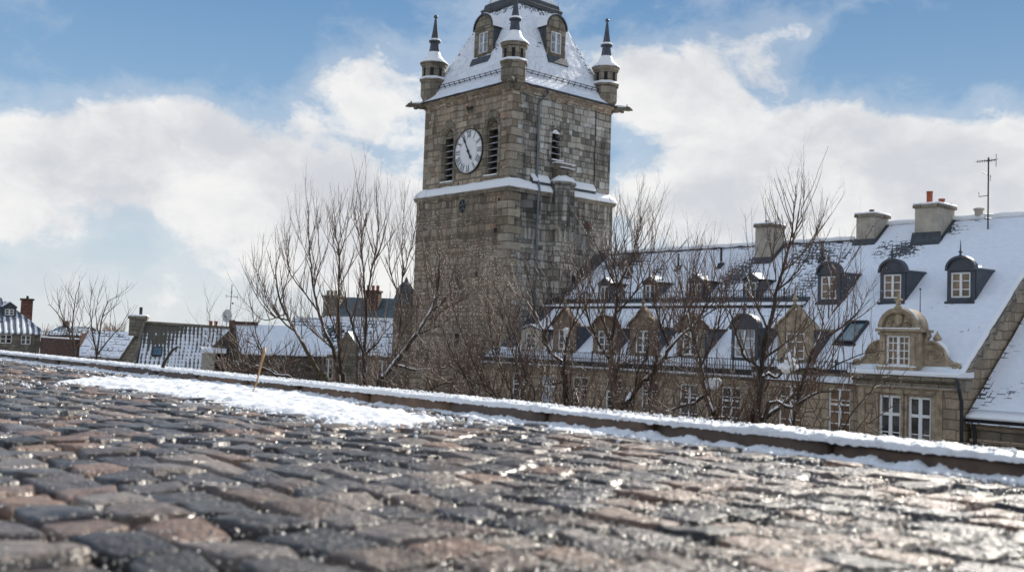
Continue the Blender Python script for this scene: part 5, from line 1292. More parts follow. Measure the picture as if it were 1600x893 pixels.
def build_pantile_cottage():
    # gable wall faces left and towards the street, the ridge runs away to the right
    Y = 68; ap = at(226, 506, Y); rz = radians(12); px2 = at(244, 572, Y-2.3)
    C = thing('pantiled_cottage', (ap.x, ap.y, 0), rz, 'stone cottage with mossy snow gridded pantile roof and gable chimney with dark pipe', 'house')
    r = ap.z; W = 2.6; hw = r-3.05; L = 9.5
    # x along the ridge; gable plane turned by a skew so that it is seen
    g = 2.1
    b = MB(); b.poly([(-.15, -W, hw-.05), (0, 0, r), (-g, W*.9, hw), (-g, W*.9, -8), (-.15, -W, -8)])
    b.poly([(-.15, -W, -8), (L, -W, -8), (L, -W, hw), (-.15, -W, hw)]); b.poly([(L, -W, -8), (L, W, -8), (L, W, hw), (L, 0, r), (L, -W, hw)]); b.poly([(-g, W*.9, -8), (L, W, -8), (L, W, hw), (-g, W*.9, hw)])
    b.build('wall', 'stone_cottage', C)
    kf = (r-hw)/W
    def melt(x, y, z):
        v = max(0, 1.1*exp(-(((x-.2)/2.2)**2+((y+.0)/.6)**2)), .6*exp(-(((x-1.)/.9)**2+((y+.8)/.5)**2)))
        return v
    roof_sheet('roof', 'pantile_grid', C, (.03, L+.1, -W-.2, 0.), lambda x, y: r+.06+kf*y-.03*x, .25, melt, .12, .02)
    roof_sheet('back_roof', 'pantile_grid', C, (0.3, L+.1, 0., W+.2), lambda x, y: r+.06-kf*y-.03*x, .5, melt, .12, .0)
    b = MB(); b.tube([(0, 0, r+.12), (L, 0, r+.12-.03*L)], .1, 6); b.build('ridge_tile', 'stone_dark', C)
    # coping down the gable edge
    b = MB(); b.tube([(-.2, -W-.1, hw), (-.02, -.1, r+.1)], .12, 5); b.tube([(-.02, 0, r+.1), (-g, W*.9, hw)], .1, 5); b.build('gable_coping', 'stone_cottage', C)
    zt = at(216, 491, Y).z
    chimney(C, -.95, .1, -.2, .5, r-.8, zt-.3, 'stone_cottage', ((-.3, .15, .1, .62, 'iron'),), cap='stone_dark')
    tf = lambda x, n, s: (1.1+x, -1.62+s*.62-n*.78, r+.12-1.62*kf+s*.78+n*.62)
    b = MB(tf); b.box(-.3, -.02, -.38, .3, .08, .38); sk = b.build('skylight', 'iron', C)
    b = MB(tf); b.box(-.24, .082, -.3, .24, .09, .3); b.build('pane', 'glass_blue', sk)
build_pantile_cottage()

def build_dark_gable():
    Y = 58; ap = at(367, 507, Y)
    C = thing('dark_gabled_cottage', (ap.x, ap.y, 0), radians(28), 'small dark stone gabled cottage with snowy roof and brown ridge cap', 'house')
    r = ap.z; hw = at(335, 546, Y).z; L = 5.; W1 = 1.35
    b = MB(); b.poly([(-.0, -W1*.2-1.0, hw), (0, 0, r), (-1.15, 1.0, hw), (-1.15, 1.0, -8), (0, -W1*.2-1.0, -8)]); b.poly([(0, -1.27, -8), (L, -1.27, -8), (L, -1.27, hw), (0, -1.27, hw)]); b.poly([(-1.15, 1., -8), (L, 1.3, -8), (L, 1.3, hw), (-1.15, 1., hw)]); b.poly([(L, -1.27, -8), (L, 1.3, -8), (L, 1.3, hw), (L, 0, r), (L, -1.27, hw)])
    b.build('wall', ashlar_dark, C)
    kf = (r-hw)/1.27
    roof_sheet('roof', 'roof_far', C, (.02, L, -1.4, 0), lambda x, y: r+.06+kf*y, .25, lambda *q: -.2, .1); roof_sheet('back_roof', 'roof_far', C, (-.1, L, 0, 1.4), lambda x, y: r+.06-kf*y, .4, None, .1)
    b = MB(); b.box(-.25, -.14, r+.02, 1.25, .14, r+.2); b.box(-.3, -.16, r-.25, -.02, .16, r+.26); b.build('ridge_cap', 'brick_dark', C)
    # low lean-to at its left side
    p = at(326, 545, 57); D = thing('garden_shed', (p.x, p.y, 0), radians(14), 'pale little shed with snowy flat roof left of the dark gabled cottage', 'shed')
    z = at(326, 551, 57).z
    b = MB(); b.box(-.35, 0, -8, .35, 1.2, z); b.build('wall', 'render_grey', D)
    b = MB(); b.rings([[(-.42, -.1, z+.0), (.95, -.1, z+.0), (.95, 1.3, z+.1), (-.42, 1.3, z+.1)], [(-.42, -.1, z+.12), (.95, -.1, z+.12), (.95, 1.3, z+.3), (-.42, 1.3, z+.3)]]); b.build('roof', 'snow', D)
    b = MB(); b.box(.36, .3, -8, .9, 1.2, z-.02); b.build('door', 'black', D)
ashlar_dark = ashlar('dark_cottage_stone', .25, .45, [(0, (.06, .05, .04)), (.5, (.10, .085, .068)), (1, (.14, .12, .095))], (.07, .06, .05), .04, .05, .5, 0., .06)  # cottage stone coursing in darker tones
build_dark_gable()

def build_dish():
    p = at(351, 511, 74); A = thing('satellite_dish', (p.x, p.y, p.z), 0, 'round grey satellite dish with an aerial mast above the pantiled roof ridge', 'satellite dish')
    s = 74/1600.
    b = MB(); b.tube([(.1, 0, -.6), (.15, 0, .9), (.35, 0, 1.3), (.38, 0, 3.1)], .03, 5); b.build('mast', 'iron', A)
    b = MB(); b.tube([(-.0, 0, 2.25), (.8, .1, 2.2)], .018, 4); b.tube([(.0, 0, 2.12), (0, 0, 2.4)], .014, 4); b.tube([(.8, .1, 2.05), (.8, .1, 2.38)], .014, 4); b.tube([(.3, 0, 2.55), (.48, 0, 2.55)], .014, 4); b.ball((.5, 0, 1.75), .08); b.build('aerial', 'iron', A)
    b = MB(lambda x, y, z: (.2+x*.82, y-.15+.25*z*.3, .82+z))
    n = 20; rows = [[(r*cos(2*pi*k/n), d, r*sin(2*pi*k/n)*1.15) for k in range(n)] for r, d in ((.02, .0), (.2, -.02), (.4, -.08), (.42, -.08), (.41, -.05), (.2, .02), (.02, .04))]
    b.rings(rows); b.build('dish', 'dish', A, True)
    b = MB(); b.tube([(.2, -.2, .4), (.2, -.6, .75)], .02, 4); b.box(.15, -.68, .7, .25, -.56, .82); b.build('feed_arm', 'iron', A)
    p = at(333, 512, 84); C = thing('chimney_stack', (p.x, p.y, p.z), radians(10), 'dark chimney with two red pots showing over the pantiled roof', 'chimney')
    b = MB(); b.box(-.42, -.3, -4, .42, .3, .12); b.build('stack', 'brick_dark', C)
    for x in (-.2, .2):
        b = MB(); b.lathe((x, 0, .12), [(.15, 0), (.13, .05), (.13, .36), (.17, .38), (.17, .44), (.1, .44)], 10); b.build('chimney_pot', 'terracotta', C, True)
build_dish()

def build_mansard():
    Y = 84; p = at(440, 546, Y); s = Y/1600.
    B = thing('mansard_house', (p.x, p.y, 0), radians(-10), 'large house behind the left trees with blue slate upper roof, snowy mansard and three chimneys', 'house')
    z = lambda py, yy=0: at(520, py, Y+yy).z
    e = z(547); m = z(496); t_ = z(462); L = 12.5; W = 9
    holes = [(x, x+.75, e-2.3, e-.7) for x in (.8, 2.2, 3.7, 6.6, 8.2, 9.8)]
    b = MB(); b.wall(0, L, -8, e, 0, holes, .15)
    b.poly([(0, 0, -8), (0, W, -8), (0, W, e), (0, 0, e)]); b.poly([(L, 0, -8), (L, W, -8), (L, W, e), (L, 0, e)]); b.build('wall', ashlar_pink, B)
    for h in holes: full_window(B, None, (h[0]+h[1])/2, h[2], h[1]-h[0], h[3]-h[2], .08, cols=2, rows=3, bar=.04, mull=.07)
    roof_sheet('mansard_roof', 'roof_far', B, (-.2, L, -.25, 2.7), lambda x, y: e+.03+(m-e)*(y/2.7), .3, lambda x, y, zz: .3+.55*exp(-(((x-3.3)/1.)**2+((y-1.3)/.5)**2)), .14)
    b = MB(); b.poly([(-.2, -.25, e), (2.6, 2.7, m), (2.6, W, m), (-.2, W, e)]); b.build('mansard_end', 'roof_far', B)
    roof_sheet('upper_roof', 'slate_blue', B, (3.3, L, 2.8, 5.), lambda x, y: m+.1+(t_-m)*((y-2.8)/2.2), .3, lambda x, y, zz: .5+.3*mn.noise(Vector((x, y*2, 0))), .12)
    b = MB(); b.poly([(3.3, 2.8, m), (3.3, 8, m), (3.3, 5, t_)]); b.build('upper_end', 'slate', B)
    b = MB(); b.box(2.6, 2.65, m-.02, L, 2.8, m+.16); b.build('roof_ledge', 'snow', B)
    for x in (2.6, 3.5, 4.4):
        tf = lambda X, n, S, x=x: (x+X+.12*S, 1.3+S*.8-n*.6, e+(m-e)*(1.3/2.7)+.08+S*.65+n*.8)
        b = MB(tf); b.box(-.2, -.02, -.45, .2, .06, .45); w = b.build('skylight', 'iron', B); b = MB(tf); b.box(-.14, .062, -.38, .14, .07, .38); b.build('pane', 'glass', w)
    for px, w, pt, mt, n in ((488, 1.45, 459, 'stone_cottage', 4), (553, 1.25, 449, 'brick_dark', 3), (613, 1.35, 447, 'stone_cottage', 2)):
        x = (px-440)*s*1.02+.2; chimney(B, x-w/2, x+w/2, 3.6, 4.6, m-.4, z(pt)-.15, mt, [(x-w/2+.2+i*(w-.4)/(n-1), 4.1, .13, .42, 'terracotta' if mt == 'brick_dark' else 'stone_dark') for i in range(n)], cap=mt, snow=False)
    # stone gable bay facing the street
    xb = 5.0; b = MB(); b.prism([(xb, -8), (xb+1.6, -8), (xb+1.6, e+.5), (xb+.8, e+1.5), (xb, e+.5)], -.5, 1.6); bay = b.build('gable_bay', 'stone_cottage', B)
    b = MB(); b.strip([(xb-.1, -.6, e+.42), (xb+.8, -.6, e+1.58), (xb+1.7, -.6, e+.42)], [(xb-.1, 1.7, e+.42), (xb+.8, 1.7, e+1.58), (xb+1.7, 1.7, e+.42)]); b.build('bay_roof_snow', 'snow', bay)
ashlar_pink = ashlar('pinkish_stone', .3, .55, [(0, (.22, .165, .135)), (.5, (.30, .225, .185)), (1, (.36, .29, .235))], (.15, .12, .1), .04, .03, .5, 0., .04)
build_mansard()

def build_stair_turret():
    Y = 82; p = at(634, 470, Y)
    B = thing('slate_turret', (p.x, p.y, p.z), 0, 'dark slate turret roof half hidden behind the left edge of the tower', 'turret')
    b = MB(); b.lathe((0, 0, 0), [(.95, -9), (.95, -.4), (1.1, -.35), (1.1, -.2)], 8, .2); b.build('shaft', 'stone_cottage', B)
    b = MB(); b.lathe((0, 0, -.2), [(1.15, 0), (.95, .4), (.8, .8), (.85, .9), (.7, 1.2), (.5, 1.5), (.2, 1.75), (.05, 2.1)], 8, .2); b.build('roof', 'slate', B)
build_stair_turret()

# ================================================================== bare trees
class TreeMB:
    """many tubes gathered into one mesh"""
    def __init__(s): s.V = []; s.F = []; s.n = 0
    def tube(s, P, R, k):
        m = len(P); P = np.array(P); D = np.gradient(P, axis=0); D /= np.linalg.norm(D, axis=1, keepdims=True)+1e-9
        ref = np.array([.31, .93, .17]); A = np.cross(D, ref); A /= np.linalg.norm(A, axis=1, keepdims=True)+1e-9; B = np.cross(D, A)
        a = np.arange(k)*2*pi/k; R = np.array(R)[:, None, None]
        v = P[:, None, :]+R*(A[:, None, :]*np.cos(a)[None, :, None]+B[:, None, :]*np.sin(a)[None, :, None])
        s.V.append(v.reshape(-1, 3)); i = np.arange(m-1)[:, None]*k+np.arange(k)[None, :]; j = np.arange(m-1)[:, None]*k+(np.arange(k)[None, :]+1) % k
        s.F.append((np.stack([i, j, j+k, i+k], -1)+s.n).reshape(-1, 4)); s.n += m*k
    def build(s, name, m, parent):
        if not s.V: return None
        return np_mesh(name, np.concatenate(s.V), np.concatenate(s.F), m, True, None, parent)

def resample(P, R, step):
    P = [Vector(p) for p in P]; out = [P[0]]; ro = [R[0]]
    for i in range(len(P)-1):
        L = (P[i+1]-P[i]).length; n = max(1, int(L/step))
        p0 = P[i-1] if i else P[i]*2-P[i+1]; p3 = P[i+2] if i+2 < len(P) else P[i+1]*2-P[i]
        for k in range(1, n+1):
            e = k/n; a, b_, c, d_ = p0, P[i], P[i+1], p3
            q = .5*((2*b_)+(c-a)*e+(2*a-5*b_+4*c-d_)*e*e+(3*b_-a-3*c+d_)*e**3); out.append(q); ro.append(R[i]+(R[i+1]-R[i])*e)
    return out, ro

ICO8 = (np.array([(1, 0, 0), (-1, 0, 0), (0, 1, 0), (0, -1, 0), (0, 0, 1), (0, 0, -1)], float), np.array([(0, 2, 4), (2, 1, 4), (1, 3, 4), (3, 0, 4), (2, 0, 5), (1, 2, 5), (3, 1, 5), (0, 3, 5)]))
def bare_tree(label, Y, limbs, seed, shoots=1., up=.8, snow_on=(), length=1., group='bare trees beyond the kerb', name='bare_tree', ice=1., twig='twig', bark='bark', base_z=None, thin=1.):
    rng = random.Random(seed)
    first = limbs[0][0][0]; root = at(first[0], first[1], Y); gz = base_z if base_z is not None else ground_z((root-K0).dot(IN))
    T = thing(name, (root.x, root.y, gz), 0, label, 'tree', group); o0 = Vector((root.x, root.y, gz))
    tr, tw, sn = TreeMB(), TreeMB(), []; drops = []
    def snow_run(P, R): q = TreeMB(); q.tube(P, R, 6); sn.append(q)
    def twigs(P, R, lvl, dens):
        """side shoots along a branch"""
        L = 0
        for i in range(1, len(P)):
            seg = (P[i]-P[i-1]).length; L += seg
            if R[i] > .11: continue
            if rng.random() < dens*seg*1.45:
                d = (P[i]-P[i-1]).normalized(); a = rng.uniform(0, 2*pi); side = d.cross(Vector((cos(a), sin(a), .2))).normalized()
                dirv = (d*.55+side*.75+Vector((0, 0, up))).normalized()
                ln = (rng.uniform(.5, 1.75) if lvl == 1 else rng.uniform(.12, .5))*length*(1 if lvl > 1 else 1-.42*(i/len(P))**1.3)
                r0 = min(R[i]*.8, .0135 if lvl == 1 else .0068)*thin
                n = 7 if lvl == 1 else 4; Q = [P[i].copy()]; dv = dirv.copy(); RR = [r0]
                for k in range(n):
                    dv = (dv+Vector((rng.gauss(0, .055), rng.gauss(0, .055), rng.gauss(.03, .04)+.06*up))).normalized(); Q.append(Q[-1]+dv*(ln/n)); RR.append(r0*(1-.62*(k+1)/n))
                tw.tube(Q, RR, 4 if lvl == 1 else 3)
                for q in Q[1:]:
                    if rng.random() < .20*ice: drops.append((*q, rng.uniform(.004, .009)))
                if lvl == 1:
                    P2, R2 = resample(Q, RR, .06); twigs(P2, R2, 2, 4.0*shoots)
    for li, (pix, r0, r1) in enumerate(limbs):
        n = len(pix); ph = rng.uniform(0, 6.28); amp = 0 if li == 0 else .8
        P = [at(x, y, Y+amp*sin(ph)*(i/(n-1))**1.2*1.6+.12*sin(i*1.9+ph)) - o0 for i, (x, y) in enumerate(pix)]
        R = [(r0+(r1-r0)*(i/(n-1))**.8)*.84 for i in range(n)]
        if li == 0 or pix[0][1] > 575:      # carry the stem down to the ground
            P = [Vector((P[0].x*.5, P[0].y, -.15)), P[0]*.5+Vector((0, 0, 0))]+P if P[0].z > .6 else P; R = [R[0]*1.25, R[0]*1.1]+R if len(P) > len(R) else R
        Pf, Rf = resample(P, R, .12)
        Pf = [p+Vector((rng.gauss(0, .008), rng.gauss(0, .008), 0)) for p in Pf]
        (tr if r0 > .02 else tw).tube(Pf, Rf, 7 if r0 > .03 else 5)
        twigs(Pf, Rf, 1, 5.2*shoots)
        if li in snow_on or r0 > .05:
            lo, hi = .0, 1.
            seg = []
            for i in range(1, len(Pf)-1):
                d = (Pf[i+1]-Pf[i-1]).normalized(); flat = sqrt(max(0, 1-d.z*d.z)); k = flat*1.2+mn.noise(Pf[i]*2.)*.7
                if (k > .62 if li not in snow_on else k > .25) and Rf[i] > .012: seg.append(i)
                else:
                    if len(seg) > 3: snow_run([Pf[j]+Vector((0, -.1*Rf[j], Rf[j]*.75)) for j in seg], [max(.012, Rf[j]*.75)*(1 if 0 < q < len(seg)-1 else .4)*rng.uniform(.75, 1.2) for q, j in enumerate(seg)])
                    seg = []
            if len(seg) > 3: snow_run([Pf[j]+Vector((0, 0, Rf[j]*.75)) for j in seg], [max(.012, Rf[j]*.75)*(1 if 0 < q < len(seg)-1 else .4)*rng.uniform(.75, 1.2) for q, j in enumerate(seg)])
    a = tr.build('trunk', bark, T); b = tw.build('twigs', twig, T)
    for q in sn: q.build('branch_snow', 'snow', T)
    if drops:
        C = np.array(drops); n = len(C); v = ICO8[0][None]*C[:, 3][:, None, None]+C[:, None, :3]; f = ICO8[1][None]+np.arange(n)[:, None, None]*6
        d_ = np_mesh('frozen_drops', v.reshape(-1, 3), f.reshape(-1, 3), 'drop', False, None, T); d_['kind'] = 'stuff'
    return T, o0
m_, t_, b_ = mat('frozen_drop'); b_.inputs['Base Color'].default_value = (.80, .79, .77, 1); b_.inputs['Roughness'].default_value = .4; M['drop'] = m_

bare_tree('bare tree left of the trunk cluster, its curved stem leaning up to the left', 25, [
    ([(512, 604), (500, 585), (475, 540), (452, 500), (438, 470), (431, 432), (432, 396)], .085, .008),
    ([(462, 518), (440, 500), (420, 470), (405, 440), (398, 408)], .03, .006), ([(450, 500), (425, 492), (404, 468), (392, 440)], .025, .006),
    ([(438, 470), (448, 440), (452, 412), (451, 372)], .02, .005), ([(446, 490), (415, 500), (395, 485), (388, 460)], .02, .005)], 1, shoots=.78, up=1.1, bark='moss_bark')
bare_tree('bare tree with tall straight stem forking in front of the stone chimney', 26, [
    ([(528, 600), (527, 587), (521, 545), (509, 520), (499, 490), (490, 452), (485, 407), (482, 360), (482, 319)], .085, .006),
    ([(499, 490), (478, 460), (455, 430), (449, 400), (448, 362)], .03, .006), ([(485, 410), (472, 380), (467, 350)], .016, .005), ([(490, 450), (500, 410), (497, 370), (496, 350)], .02, .005), ([(521, 545), (480, 510), (450, 480)], .025, .006)], 2, shoots=.78, up=1.1)
bare_tree('bare tree with slim upright stem between the stone and the brick chimney', 25, [
    ([(537, 604), (532, 580), (530, 535), (529, 490), (529, 455), (530, 395), (524, 362), (522, 325)], .075, .006),
    ([(530, 535), (515, 490), (503, 440)], .03, .006), ([(530, 400), (540, 370), (544, 345)], .016, .005), ([(529, 450), (545, 420), (552, 400)], .02, .005), ([(530, 400), (510, 370), (508, 345)], .016, .005)], 3, shoots=.78, up=1.1)
bare_tree('bare tree with snow caked trunk fork, tallest of those left of the tower', 24, [
    ([(570, 608), (570, 595), (569, 575), (569, 555), (571, 520), (572, 477), (568, 430), (564, 372), (563, 302)], .095, .006),
    ([(569, 555), (558, 530), (550, 508), (542, 480), (540, 455)], .045, .008), ([(571, 520), (574, 470), (581, 420), (590, 380), (590, 340), (589, 305)], .04, .005), ([(569, 555), (590, 535), (600, 520), (620, 500)], .04, .01), ([(581, 420), (600, 370), (601, 310)], .02, .004), ([(564, 372), (550, 340), (548, 325)], .014, .004), ([(564, 372), (573, 340), (572, 330)], .014, .004)], 4, shoots=.78, up=1.1, snow_on=(0,), length=1.1)
bare_tree('bare tree with dark stem rising close beside the left edge of the tower', 26, [
    ([(598, 610), (602, 592), (612, 570), (622, 535), (627, 490), (626, 465), (630, 420), (628, 390), (632, 319)], .08, .006),
    ([(627, 470), (612, 430), (607, 392), (614, 352)], .025, .005), ([(630, 430), (644, 380), (650, 345), (648, 330)], .02, .004), ([(622, 535), (640, 500), (655, 470)], .03, .008), ([(628, 400), (624, 370), (625, 340)], .014, .004)], 5, shoots=.78, up=1.1)
bare_tree('bare tree leaning right across the tower foot with a long snow lined bough', 22, [
    ([(590, 618), (600, 588), (625, 558), (650, 522), (670, 490), (682, 455), (686, 420), (688, 385)], .09, .007),
    ([(650, 522), (672, 515), (700, 500), (725, 478)], .03, .007), ([(670, 490), (695, 470), (715, 440), (722, 410)], .03, .006), ([(682, 455), (665, 425), (660, 395)], .02, .005), ([(600, 590), (650, 578), (690, 575), (730, 560)], .04, .008), ([(660, 505), (700, 480), (740, 455)], .028, .006)], 6, snow_on=(0, 4), twig='twig', ice=1.8, shoots=1.15)
bare_tree('bare tree of many whip thin shoots in front of the tower corner', 20, [
    ([(770, 640), (760, 610), (742, 570), (725, 530), (708, 480), (700, 430)], .03, .005),
    ([(800, 640), (792, 600), (775, 550), (762, 490), (764, 440)], .03, .005), ([(820, 640), (812, 600), (800, 540), (783, 490), (772, 445)], .03, .005), ([(740, 630), (728, 590), (705, 550), (690, 505)], .03, .005), ([(835, 640), (822, 590), (808, 540), (788, 480), (770, 440)], .025, .005), ([(780, 640), (740, 595), (700, 570), (668, 545)], .03, .006)], 7, twig='twig', ice=2.2, shoots=1.62, up=1.)
bare_tree('bare tree with snow in its forked stem before the leftmost lower dormers', 22, [
    ([(893, 650), (887, 620), (882, 582), (880, 566), (860, 552), (850, 522), (838, 490), (832, 460), (822, 420)], .08, .007),
    ([(882, 590), (882, 560), (890, 520), (905, 480), (912, 440)], .04, .006), ([(887, 620), (865, 600), (845, 575), (820, 560)], .035, .008), ([(850, 522), (870, 490), (885, 450), (893, 420)], .025, .005), ([(838, 490), (820, 470), (800, 452)], .02, .005)], 8, shoots=1.35, snow_on=(0, 1), ice=1.6)
bare_tree('bare tree with straight central trunk in front of the middle of the hall', 21, [
    ([(963, 660), (962, 632), (957, 585), (955, 540), (962, 490), (964, 445), (958, 410), (955, 380)], .085, .008),
    ([(960, 605), (975, 565), (985, 530)], .05, .01), ([(957, 570), (930, 525), (915, 480), (908, 440), (895, 400)], .04, .006), ([(964, 450), (985, 410), (995, 370), (1003, 355)], .025, .004), ([(962, 490), (990, 460), (1012, 420), (1030, 345)], .03, .004), ([(955, 540), (935, 480), (922, 440)], .03, .005), ([(964, 450), (945, 410), (925, 370)], .025, .005), ([(958, 410), (975, 380), (984, 355)], .014, .004)], 9, snow_on=(1,), shoots=1.55)
bare_tree('bare tree with thick snowy bough sweeping right under the hall dormers', 20, [
    ([(974, 655), (978, 632), (992, 610), (1020, 582), (1047, 542), (1062, 525), (1090, 500), (1110, 460), (1118, 420)], .10, .007),
    ([(1020, 582), (1040, 560), (1062, 555), (1085, 540)], .04, .01), ([(1047, 545), (1030, 500), (1020, 460), (1022, 420)], .035, .005), ([(1062, 525), (1070, 480), (1075, 440), (1080, 400)], .03, .005), ([(992, 610), (1010, 560), (1015, 510)], .03, .006), ([(1090, 500), (1120, 480), (1140, 450)], .02, .005)], 10, snow_on=(0, 1), shoots=1.49)
bare_tree('bare tree with pale slanting stem and low snowy bough left of the zinc dormer', 19, [
    ([(1117, 665), (1114, 645), (1105, 620), (1096, 570), (1086, 535), (1073, 490), (1062, 440), (1052, 400)], .05, .006),
    ([(1114, 640), (1085, 630), (1057, 638), (1035, 645)], .05, .015), ([(1096, 570), (1115, 530), (1125, 490), (1128, 440)], .03, .005), ([(1086, 535), (1060, 510), (1045, 480)], .02, .005)], 11, shoots=1.35, snow_on=(0, 1), ice=1.5)
T1, o1 = bare_tree('tallest bare tree on the right with long upright shoots above the roof ridge', 19, [
    ([(1170, 680), (1176, 655), (1187, 605), (1192, 552), (1200, 515), (1210, 477), (1213, 455), (1223, 425), (1228, 400), (1236, 372), (1241, 330), (1244, 288)], .085, .005),
    ([(1187, 605), (1165, 560), (1150, 520), (1140, 480), (1130, 430)], .04, .006), ([(1200, 515), (1180, 470), (1172, 430), (1178, 390)], .03, .005), ([(1228, 400), (1245, 360), (1255, 320), (1258, 300)], .018, .004), ([(1213, 455), (1240, 430), (1262, 400), (1280, 350), (1286, 335)], .025, .004), ([(1223, 425), (1250, 400), (1270, 370), (1281, 340)], .02, .004), ([(1192, 560), (1215, 545), (1235, 530), (1262, 510), (1285, 480)], .035, .006), ([(1213, 440), (1208, 400), (1212, 350), (1211, 325)], .016, .004)], 12, snow_on=(), shoots=.85, length=.85)
bare_tree('bare tree with two snow topped boughs reaching right towards the scrolled gable', 18.5, [
    ([(1183, 682), (1194, 655), (1220, 634), (1250, 605), (1262, 570), (1278, 530), (1300, 490), (1325, 460), (1345, 425)], .07, .006),
    ([(1194, 655), (1237, 637), (1262, 621), (1282, 612), (1305, 612)], .05, .01), ([(1187, 615), (1215, 590), (1235, 570)], .04, .02), ([(1278, 530), (1310, 515), (1345, 480), (1358, 450)], .025, .004), ([(1250, 605), (1290, 580), (1340, 555), (1385, 547)], .03, .005), ([(1300, 490), (1305, 440), (1312, 400)], .018, .004)], 13, snow_on=(0, 1, 2), shoots=1.01)
bare_tree('thin bare tree standing before the tall windows under the scrolled gable', 17.5, [
    ([(1310, 700), (1318, 670), (1335, 640), (1362, 610), (1380, 580), (1400, 540)], .022, .004),
    ([(1335, 700), (1360, 660), (1400, 630), (1425, 610)], .02, .004), ([(1280, 690), (1300, 650), (1320, 610), (1330, 580)], .02, .004), ([(1250, 680), (1275, 640), (1282, 600)], .02, .004)], 14, shoots=.6, up=.4)
bare_tree('small bare tree with many fine stems at the far left beside the red wall', 34, [
    ([(116, 570), (116, 545), (113, 520), (115, 490), (118, 465), (125, 440)], .05, .008), ([(116, 545), (105, 510), (93, 480), (90, 450)], .035, .006), ([(113, 520), (98, 500), (80, 478), (74, 476)], .03, .006), ([(115, 490), (108, 462), (106, 450)], .02, .005), ([(116, 530), (126, 500), (132, 470)], .02, .005), ([(118, 480), (128, 462)], .02, .005)], 15, shoots=.55, length=.8, ice=.4)
bare_tree('small bare tree with fanned stems standing before the slate roofed house', 33, [
    ([(150, 578), (151, 555), (155, 525), (160, 495), (170, 470), (188, 462)], .05, .007), ([(151, 555), (143, 510), (141, 480), (144, 446)], .035, .006), ([(155, 525), (150, 490), (156, 450)], .025, .005), ([(151, 555), (170, 530), (188, 510), (205, 480)], .035, .006), ([(160, 495), (178, 480), (190, 470)], .02, .005)], 16, shoots=.5, length=.8, ice=.4)
bare_tree('leafless low bush between the dark gabled cottage and the kerb', 24, [
    ([(385, 600), (378, 560), (372, 530), (365, 500)], .03, .006), ([(400, 600), (410, 560), (400, 520), (392, 480)], .03, .006), ([(430, 600), (445, 570), (470, 560)], .04, .01), ([(360, 600), (345, 565), (330, 540), (328, 480)], .02, .005), ([(440, 600), (400, 575), (370, 565), (330, 570)], .035, .01), ([(460, 605), (430, 585), (405, 572), (380, 568)], .035, .01)], 17, snow_on=(4, 5), shoots=1.4, up=.3, name='bare_bush')
bare_tree('brown brushwood bush filling the gap at the foot of the tower', 21, [
    ([(640, 635), (632, 600), (640, 570), (650, 545)], .02, .005), ([(680, 640), (672, 600), (660, 575), (640, 550)], .02, .005), ([(700, 640), (705, 605), (715, 580), (740, 560)], .02, .005), ([(660, 640), (690, 600), (720, 600), (760, 590)], .03, .006), ([(740, 645), (715, 610), (690, 590), (660, 570)], .02, .005), ([(860, 650), (850, 610), (845, 580), (830, 560)], .02, .005)], 18, ice=1.6, shoots=1.2, up=.5, name='bare_bush')
bare_tree('brown brushwood bush low behind the kerb below the hall facade', 19, [
    ([(910, 665), (905, 630), (915, 600), (905, 570)], .02, .005), ([(1000, 670), (1010, 640), (1030, 610), (1045, 590)], .02, .005), ([(1050, 670), (1040, 640), (1045, 610), (1035, 580)], .02, .005), ([(1080, 675), (1085, 650), (1070, 620), (1080, 590)], .02, .005), ([(930, 665), (940, 630), (925, 600), (930, 570)], .02, .005), ([(1140, 680), (1135, 650), (1150, 620), (1145, 590)], .02, .005), ([(1130, 680), (1090, 655), (1060, 650), (1020, 640)], .03, .008)], 19, ice=1.6, shoots=1.1, up=.5, snow_on=(6,), name='bare_bush')

def snow_clots():
    for (px, py, Y, w, h, lab, seed) in ((1232, 574, 18.2, .34, .46, 'big ragged clump of snow caught in the twigs below the stone dormer', 1), (1119, 599, 19.1, .28, .10, 'flat wad of snow lying across twigs left of the tallest right tree', 2), (886, 516, 21.8, .06, .17, 'small narrow snow clump clinging to a twig before the hall dormers', 3)):
        rng = random.Random(seed); p = at(px, py, Y); b = MB()
        B_ = [(0, 0, 0, .05)]
        while len(B_) < (260 if w > .2 else 26):
            x0, y0, z0, r0 = rng.choice(B_[-9:] if rng.random() < .7 else B_); r = rng.uniform(.022, .05); a, e = rng.uniform(0, 2*pi), rng.uniform(-1.3, 1.3); d_ = r0*.55+r*.4
            x, y, z = x0+d_*cos(a)*cos(e), y0+d_*sin(a)*cos(e)*.7, z0+d_*sin(e)
            if ((x-z*.25)/w)**2*1.3+(z/h)**2*1.5+(y/.14)**2 < 1.: B_.append((x, y, z, r))
        for x, y, z, r in B_: b.ball((x, y, z), r, 6, 4, (1, 1, rng.uniform(.8, 1.15)))
        o = b.build('snow_clump', 'snow', None, True, at_=p); tag(o, lab, 'snow clump', 'snow clumps caught in the trees')
snow_clots()

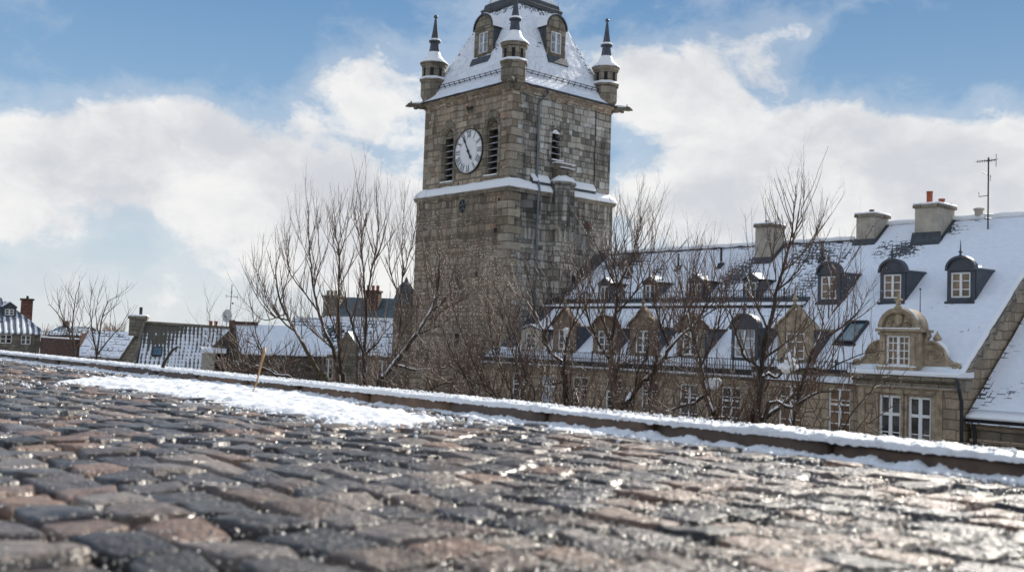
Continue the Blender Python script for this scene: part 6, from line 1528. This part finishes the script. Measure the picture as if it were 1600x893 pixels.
# far treetops and shrub behind the striped cottage
def far_trees():
    rng = np.random.default_rng(9); V = []; Fc = []; n = 0
    tm_ = TreeMB()
    for i in range(46):
        px = rng.uniform(-160, 300) if i < 30 else rng.uniform(300, 460); Y = rng.uniform(180, 300)
        q = at(px, 512, Y); h = rng.uniform(6, 11)
        base = Vector((q.x, q.y, -8)); top = 8+rng.uniform(-1.5, 2.6)
        for k in range(26):
            a = rng.uniform(0, 6.28); l = rng.uniform(.3, 1.); P = [base+Vector((0, 0, top*.35)), base+Vector((cos(a)*1.4*l, sin(a)*1.4*l, top*(.6+.2*l))), base+Vector((cos(a)*2.4*l, sin(a)*2.4*l, top*(.75+.27*l)))]
            tm_.tube([tuple(p) for p in P], [.1, .06, .025], 3)
        tm_.tube([tuple(base), tuple(base+Vector((0, 0, top*.6)))], [.25, .12], 4)
    o = tm_.build('far_trees', 'twig', None); tag(o, kind='stuff')
far_trees()

# ------------------------------------------------------------------ air
def build_haze():
    b = MB(); b.box(-420, -60, -10, 420, 360, 60)
    m = bpy.data.materials.new('thin_winter_air'); m.use_nodes = True; nt = m.node_tree; nt.nodes.clear()
    out = nt.nodes.new('ShaderNodeOutputMaterial'); v = nt.nodes.new('ShaderNodeVolumePrincipled'); v.inputs['Color'].default_value = (.85, .9, 1, 1); v.inputs['Density'].default_value = .0008; nt.links.new(v.outputs[0], out.inputs['Volume'])
    tag(b.build('haze', m), kind='stuff')

# ------------------------------------------------------------------ render settings
sc.render.engine = 'CYCLES'
cy = sc.cycles
cy.max_bounces = 6; cy.diffuse_bounces = 3; cy.glossy_bounces = 3; cy.transmission_bounces = 2; cy.volume_bounces = 0
cy.use_denoising = True
try: cy.denoiser = 'OPENIMAGEDENOISE'; cy.denoising_input_passes = 'RGB_ALBEDO_NORMAL'; cy.denoising_prefilter = 'ACCURATE'
except Exception: pass
cy.sample_clamp_indirect = 4.; cy.sample_clamp_direct = 0.
cy.caustics_reflective = False; cy.caustics_refractive = False
cy.use_adaptive_sampling = False
